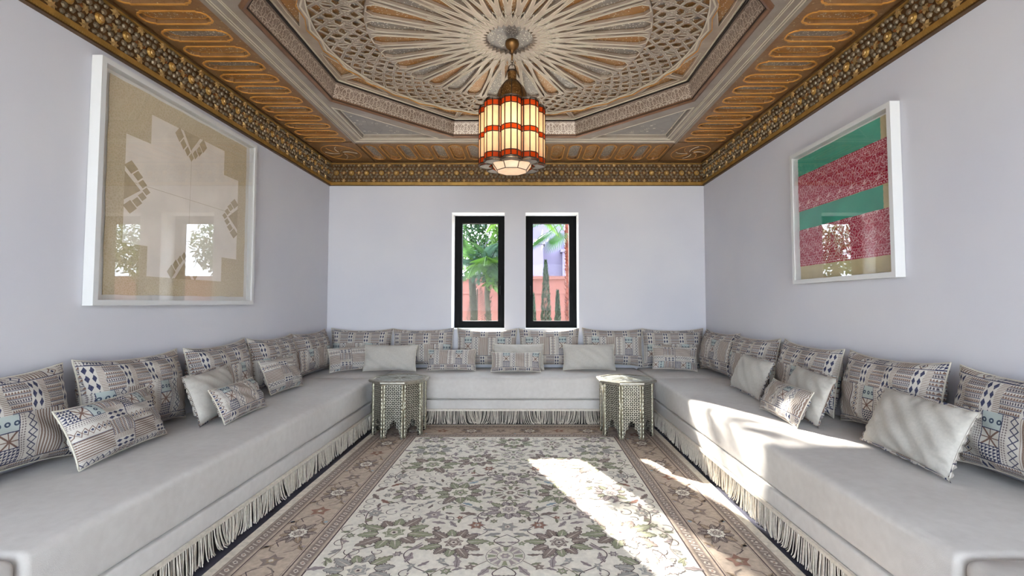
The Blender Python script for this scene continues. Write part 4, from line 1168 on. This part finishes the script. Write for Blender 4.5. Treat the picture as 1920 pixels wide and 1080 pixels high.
e2 = tag(empty('framed_textile', (XR, 2.985, 1.755)), 'white framed cloth of teal and crimson bands behind glass on the right wall', 'picture')
pic_frame(e2, -.487, .477, -.470, .465, -1)
OY, OZ = 2.985, 1.755; M2 = yz(-1, .014)
def strip(nm, mat, y0, y1, z0, z1, x, amp=.0015):
    b = MB(); b.prism(wavy([(y0-OY, z0-OZ), (y1-OY, z0-OZ), (y1-OY, z1-OZ), (y0-OY, z1-OZ)], amp), 0, x, 0, M2); return b, nm, mat
cl = MB()
for (mi, y0, y1, z0, z1, x) in ((0, 2.552, 3.422, 1.318, 2.180, .003), (1, 2.620, 3.422, 2.05, 2.180, .0036), (1, 2.615, 3.420, 1.665, 1.80, .0036), (2, 2.550, 3.424, 1.802, 2.055, .0042), (2, 2.552, 3.424, 1.410, 1.668, .0042)):
    cl.prism(wavy([(y0-OY, z0-OZ), (y1-OY, z0-OZ), (y1-OY, z1-OZ), (y0-OY, z1-OZ)], .0012), 0, x, mi, M2)
for z0, z1 in ((1.802, 2.055), (1.410, 1.668)):
    for zz in (z0+.012, z1-.012):
        for k in range(44): y_ = 2.56+k*.0197; cl.poly([(y_-OY, zz-.004-OZ), (y_+.009-OY, zz-.004-OZ), (y_+.009-OY, zz+.004-OZ), (y_-OY, zz+.004-OZ)], .0046, 3, M2)
    for zz in (z0+.026, z1-.026, z0+.062, z1-.062): cl.ribbon([(2.555-OY, zz-OZ), (3.42-OY, zz-OZ)], .0022, .0046, 3, M=M2)
    for zz in (z0+.044, z1-.044): cl.ribbon([(2.555+.0245*k-OY, zz+(.012 if k % 2 else -.012)-OZ) for k in range(36)], .003, .0046, 3, M=M2)
    zm = (z0+z1)/2
    for k in range(9):
        y_ = 2.60+k*.097-OY; cl.ribbon(circ(y_, zm-OZ, .036, 8), .003, .0046, 3, True, M=M2); cl.ribbon(star8(y_, zm-OZ, .024, .011, 4), .0026, .0046, 3, True, M=M2)
        cl.ribbon([(y_+.049, zm-.040-OZ), (y_+.040, zm-OZ), (y_+.058, zm+.0-OZ), (y_+.049, zm+.040-OZ)], .003, .0046, 3, M=M2)
cl.build('banded_cloth', ['straw', 'teal', 'red', 'pink_line'], e2)

# ================================================================== GARDEN
b = MB(); b.box(-30, 30, YB+.6, 60, -.2, 0.0); struct(b.build('ground', 'ground'))
e = tag(empty('garden_wall', (0, 12.0, 0)), 'salmon pink garden wall with a moulded coping, across the garden behind the windows', 'wall')
b = MB(); b.box(-16, 16, 0, .3, 0, 1.74); b.box(-16, 16, -.03, 0, 1.38, 1.46); b.build('wall_body', 'pink', e)
b = MB(); b.box(-16, 16, -.07, .37, 1.74, 1.82); b.build('coping', 'pink_cap', e)
e = tag(empty('house', (0, 24, 0)), 'pale lilac flat-roofed house beyond the garden wall', 'building')
b = MB(); b.box(-2.5, .9, 0, 6, 0, 4.1); b.box(.9, 1.9, 1, 6, 0, 5.0); b.box(1.9, 4.6, .5, 6, 0, 3.75); b.box(-2.6, 1.0, -.1, 6.1, 4.1, 4.35); b.box(1.8, 4.7, .4, 6.1, 3.75, 3.9); b.box(-1, 8, 6, 9, 0, 6.2); b.build('house_body', 'house', e)
for (x0, x1, z0, z1, y_) in ((.1, .62, 1.9, 2.5, -.02), (2.3, 2.55, 2.2, 3.1, .48), (3.0, 3.2, 2.5, 2.7, .48)):
    b = MB(); b.box(x0, x1, y_, y_+.05, z0, z1); b.build('window_shutter', 'house_d', e)

def leafcloud(b, c, rx, ry, rz, n, size, mi=0, rg=R, droop=.3):
    for _ in range(n):
        while True:
            p = Vector((rg.uniform(-1, 1), rg.uniform(-1, 1), rg.uniform(-1, 1)))
            if p.length < 1: break
        q = Vector((c[0]+p.x*rx, c[1]+p.y*ry, c[2]+p.z*rz)); s = size*rg.uniform(.6, 1.3)
        d = Vector((rg.uniform(-1, 1), rg.uniform(-1, 1), rg.uniform(-1, .6)-droop)).normalized(); n_ = d.cross(Vector((rg.uniform(-1, 1), rg.uniform(-1, 1), 1))).normalized()
        b.add([q, q+d*s*.5+n_*s*.2, q+d*s, q+d*s*.5-n_*s*.2], [(0, 1, 2, 3)], mi)
def feather(b, o, az, L, up, n=16, mi=0, w=.35, curve=1.0):   # pinnate palm frond
    pts = []
    d = Vector((math.cos(az), math.sin(az), 0))
    for k in range(n+1):
        t = k/n; pts.append(Vector(o)+d*(L*t*(1-.25*t*curve))+Vector((0, 0, up*t-curve*L*.55*t*t)))
    b.tube(pts, .010, 4, mi, False, False)
    for k in range(1, n+1):
        t = k/n; tg = (pts[k]-pts[k-1]).normalized(); sd = tg.cross(Vector((0, 0, 1)))
        if sd.length < .01: continue
        sd.normalize(); l = w*math.sin(PI*min(1, t*.85+.15))+.05
        for s_ in (-1, 1):
            for off in (0, .5):
                p = pts[k-1].lerp(pts[k], off); e_ = p+(sd*s_*.8+tg*.55+Vector((0, 0, -.35))).normalized()*l; m_ = p.lerp(e_, .5)+tg*.02
                b.add([p, m_+Vector((0, 0, .01)), e_, m_-tg*.035], [(0, 1, 2, 3)], mi)
def fan(b, o, dr, L, mi=0, n=26, spread=2.6):
    """fan-palm leaf: segments radiate from the end of the stalk in a tilted plane"""
    d = Vector(dr).normalized(); tip = Vector(o)+d*L*.55
    b.tube([Vector(o), tip], .012, 4, mi, False, False)
    side = d.cross(Vector((0, 0, 1))); side = side.normalized() if side.length > .05 else Vector((1, 0, 0)); 
    for k in range(n):
        a = (k/(n-1)-.5)*spread; v = (d*math.cos(a)+side*math.sin(a)).normalized(); l = L*(.62-.12*abs(a)); w_ = v.cross(Vector((0, -.3, 1))).normalized()*l*.030
        m_ = tip+v*l*.55; e_ = tip+v*l+Vector((0, 0, -.18*l))
        b.add([tip, m_+w_, e_, m_-w_], [(0, 1, 2, 3)], mi)
def cypress(x, y, h, r, label, mat='cyp'):
    e = tag(empty('cypress', (x, y, 0)), label, 'tree', 'small shrubs and cypresses before the pink wall')
    b = MB(); b.tube([(0, 0, 0), (0, 0, h*.5)], .03, 6); b.build('trunk', 'bark', e)
    b = MB(); rg = random.Random(int(h*100))
    for k in range(1800):
        t = rg.random(); rr_ = r*(1-t)**.65*min(1, .35+t*4)*rg.uniform(.5, 1); a = rg.uniform(0, 6.28)
        q = Vector((rr_*math.cos(a), rr_*math.sin(a), .05+h*t)); s = .07*rg.uniform(.6, 1.2)
        d = Vector((math.cos(a)*.35, math.sin(a)*.35, 1)).normalized(); n_ = d.cross(Vector((math.sin(a), rg.uniform(-1, 1), .2))).normalized()
        b.add([q, q+d*s*.5+n_*s*.22, q+d*s, q+d*s*.5-n_*s*.22], [(0, 1, 2, 3)])
    b.build('foliage', mat, e)
cypress(.46, 10.8, 2.02, .15, 'tall thin cypress before the pink wall, seen through the right window')
cypress(.70, 10.4, 1.33, .09, 'short thin cypress seen through the right window, right of the tall one')
cypress(.155, 9.8, 1.25, .09, 'slim cypress at the left edge of the right window view')
# palm with rust trunk and fan leaves
e = tag(empty('fan_palm', (.885, 9.7, 0)), 'fan palm with a rust-coloured shaggy trunk at the right edge of the right window', 'palm tree')
b = MB(); b.tube([(.0, 0, z) for z in (0, .8, 1.5, 2.2, 2.9)], [.065, .065, .07, .08, .10], 10, 0)
rg = random.Random(4)
for k in range(620):
    z = rg.uniform(.1, 2.9); a = rg.uniform(0, 6.28); q = Vector((.062*math.cos(a), .062*math.sin(a), z)); d = Vector((math.cos(a), math.sin(a), 1.1)).normalized(); n_ = d.cross(Vector((0, 0, 1))).normalized()
    b.add([q-n_*.028, q+n_*.028, q+d*.085], [(0, 1, 2)], 0)
b.build('trunk', 'trunk', e)
fr = [((-.3, -.3, .2), 1.3), ((-.75, -.35, .10), 1.5), ((-.85, -.2, -.25), 1.15), ((-.45, -.5, -.75), .85), ((-.75, -.3, -.6), 1.0), ((-.6, .5, .1), 1.3), ((.7, -.5, .1), 1.3), ((.9, .2, .3), 1.4), ((.1, .9, .2), 1.4), ((-.1, -.8, .5), 1.3), ((.5, .6, .8), 1.3), ((-.6, -.2, .9), 1.3)]
for d, L in fr:
    b = MB(); fan(b, (0, 0, 2.9), d, L); b.build('frond', 'fan', e)
# overhanging feather palm left of the right window and the leafy trees of the left window
def tree(name, x, y, h, tr, label, clouds, fronds=(), cat='tree', bark='bark'):
    e = tag(empty(name, (x, y, 0)), label, cat)
    b = MB(); b.tube([(0, 0, 0), (.02, 0, h*.35), (-.03, 0, h*.7), (.0, 0, h)], [tr*1.1, tr, tr*.95, tr*.8], 9)
    rg = random.Random(int(x*100+y))
    for k in range(160):
        z = rg.uniform(.05, h*.95); a = rg.uniform(0, 6.28); q = Vector((tr*.9*math.cos(a), tr*.9*math.sin(a), z)); d = Vector((math.cos(a), math.sin(a), 1.3)).normalized(); n_ = d.cross(Vector((0, 0, 1))).normalized()
        b.add([q-n_*.02, q+n_*.02, q+d*.08], [(0, 1, 2)], 0)
    b.build('trunk', bark, e)
    if clouds:
        b = MB()
        for (cx_, cy_, cz_, rx, ry, rz, n, s, mi) in clouds: leafcloud(b, (cx_, cy_, cz_), rx, ry, rz, n, s, mi, rg)
        b.build('foliage', ['leaf1', 'leaf2', 'leaf3'], e)
    for i, (az, L, up, mt) in enumerate(fronds):
        b = MB(); feather(b, (0, 0, h), az, L, up); b.build('frond', mt, e)
    return e
fz = [(rad(a), L, u, ('leaf2', 'leaf1', 'leaf3')[i % 3]) for i, (a, L, u) in enumerate(((200, 1.3, .55), (250, 1.2, .35), (290, 1.1, .25), (330, 1.2, .5), (20, 1.1, .6), (70, 1.2, .5), (120, 1.2, .6), (160, 1.1, .9), (230, .9, .95), (300, .9, .9), (270, 1.25, .6), (215, 1.0, .1), (315, .95, .05)))]
tree('feather_palm', -.74, 9.6, 1.90, .055, 'low feather palm with drooping grey-green fronds, seen through the left window', [(0, 0, 1.95, .42, .35, .40, 420, .16, 1), (.15, -.1, 1.75, .28, .2, .38, 300, .15, 0)], fz, 'palm tree')
tree('leafy_tree', -.33, 9.9, 2.3, .10, 'leafy green tree at the right edge of the left window view', [(.0, 0, 2.6, .42, .4, .75, 1300, .12, 0), (.0, .1, 3.2, .45, .4, .4, 700, .12, 2)])
tree('leafy_tree', -1.15, 10.6, 2.4, .08, 'leafy green tree at the left of the left window view', [(.05, 0, 2.55, .5, .45, .55, 1300, .12, 2), (.3, 0, 3.1, .6, .4, .4, 1000, .12, 1), (-.2, .2, 1.95, .25, .3, .3, 150, .12, 0)])
tree('leafy_tree', -1.45, 8.3, 2.35, .03, 'slender tree added left of the left window, its crown placed to dapple the sunlight', [(.0, 0, 3.0, .13, .3, .50, 330, .10, 0), (.70, .05, 3.15, .13, .3, .42, 260, .10, 0), (.35, .1, 3.6, .4, .3, .10, 100, .10, 0)])  # mostly unseen, leaf clouds set across the sunbeams to break them up
for x_, y_, h_, lab_ in ((2.35, 10.4, 1.7, 'round leafy tree right of the windows, mirrored in the left picture glass'), (3.80, 10.0, 1.6, 'round leafy tree farthest right in the garden'), (-3.0, 10.6, 1.6, 'round leafy tree left of the windows, mirrored in the right picture glass'), (-4.3, 10.2, 1.7, 'round leafy tree farthest left in the garden')):
    tree('leafy_tree', x_, y_, h_+.4, .06, lab_, [(0, 0, h_+.75, .62, .45, .62, 1300, .12, 0), (.1, .1, h_+.5, .5, .4, .4, 400, .12, 1)])
e = tag(empty('bare_shrub', (-1.02, 10.2, 0)), 'bare feathery shrub against the pink wall, lower left of the left window', 'shrub')
b = MB(); b.tube([(0, 0, 0), (0, 0, 1.45)], .012, 5)
rg = random.Random(9)
for k in range(26):
    z = .35+k*.042
    for s_ in (-1, 1):
        L = .26*(1-(z-.35)/1.25)+.05; q = Vector((0, 0, z)); t_ = q+Vector((s_*L, rg.uniform(-.1, .1), L*.75)); b.tube([q, q.lerp(t_, .6)+Vector((0, 0, -.02)), t_], .0045, 3, 0, False, False)
        for t in (.4, .6, .8): p = q.lerp(t_, t); b.tube([p, p+Vector((s_*.02, 0, .07))], .003, 3, 0, False, False)
b.build('branches', 'bark', e)
tree('feather_palm', .0, 8.6, 2.95, .05, 'tall feather palm whose fronds hang into the right window at top left', None,
     [(rad(a), L, u, 'leaf1') for a, L, u in ((330, 1.0, .0), (20, .9, -.1), (350, .8, .3), (60, .9, .3), (200, 1.0, .2), (170, 1.0, .0), (240, .9, .4), (290, .7, .1))], 'palm tree')

# ================================================================== LIGHT, WORLD, CAMERA
w = bpy.data.worlds.new('World'); sc.world = w; w.use_nodes = True
bg = w.node_tree.nodes['Background']; bg.inputs[0].default_value = (.76, .87, 1.0, 1); bg.inputs[1].default_value = 8.5
sun = bpy.data.lights.new('sun', 'SUN'); sun.energy = 28; sun.angle = rad(.9); sun.color = (1, .95, .86)
so = bpy.data.objects.new('sun', sun); COL.objects.link(so)
so.rotation_euler = Vector((.345, -.94, -.475)).to_track_quat('-Z', 'Y').to_euler()

cam = bpy.data.cameras.new('camera'); co = bpy.data.objects.new('camera', cam); COL.objects.link(co)
FPX = 900.0; PITCH = rad(2.58)
cam.sensor_width = 36; cam.lens = FPX/1920*36; cam.clip_start = .05; cam.clip_end = 200
cam.shift_x = -(985-960)/1920; cam.shift_y = ((568-FPX*math.tan(PITCH))-540)/1920
co.location = (0, 0, 1.15); co.rotation_euler = (PI/2+PITCH, 0, 0)
sc.camera = co
sc.view_settings.view_transform = 'Standard'; sc.view_settings.look = 'None'; sc.view_settings.gamma = 1; sc.view_settings.exposure = 1.05
sc.view_settings.use_curve_mapping = False
sc.cycles.use_denoising = True
sc.cycles.max_bounces = 9; sc.cycles.diffuse_bounces = 6; sc.cycles.transparent_max_bounces = 12
sc.cycles.sample_clamp_indirect = 6
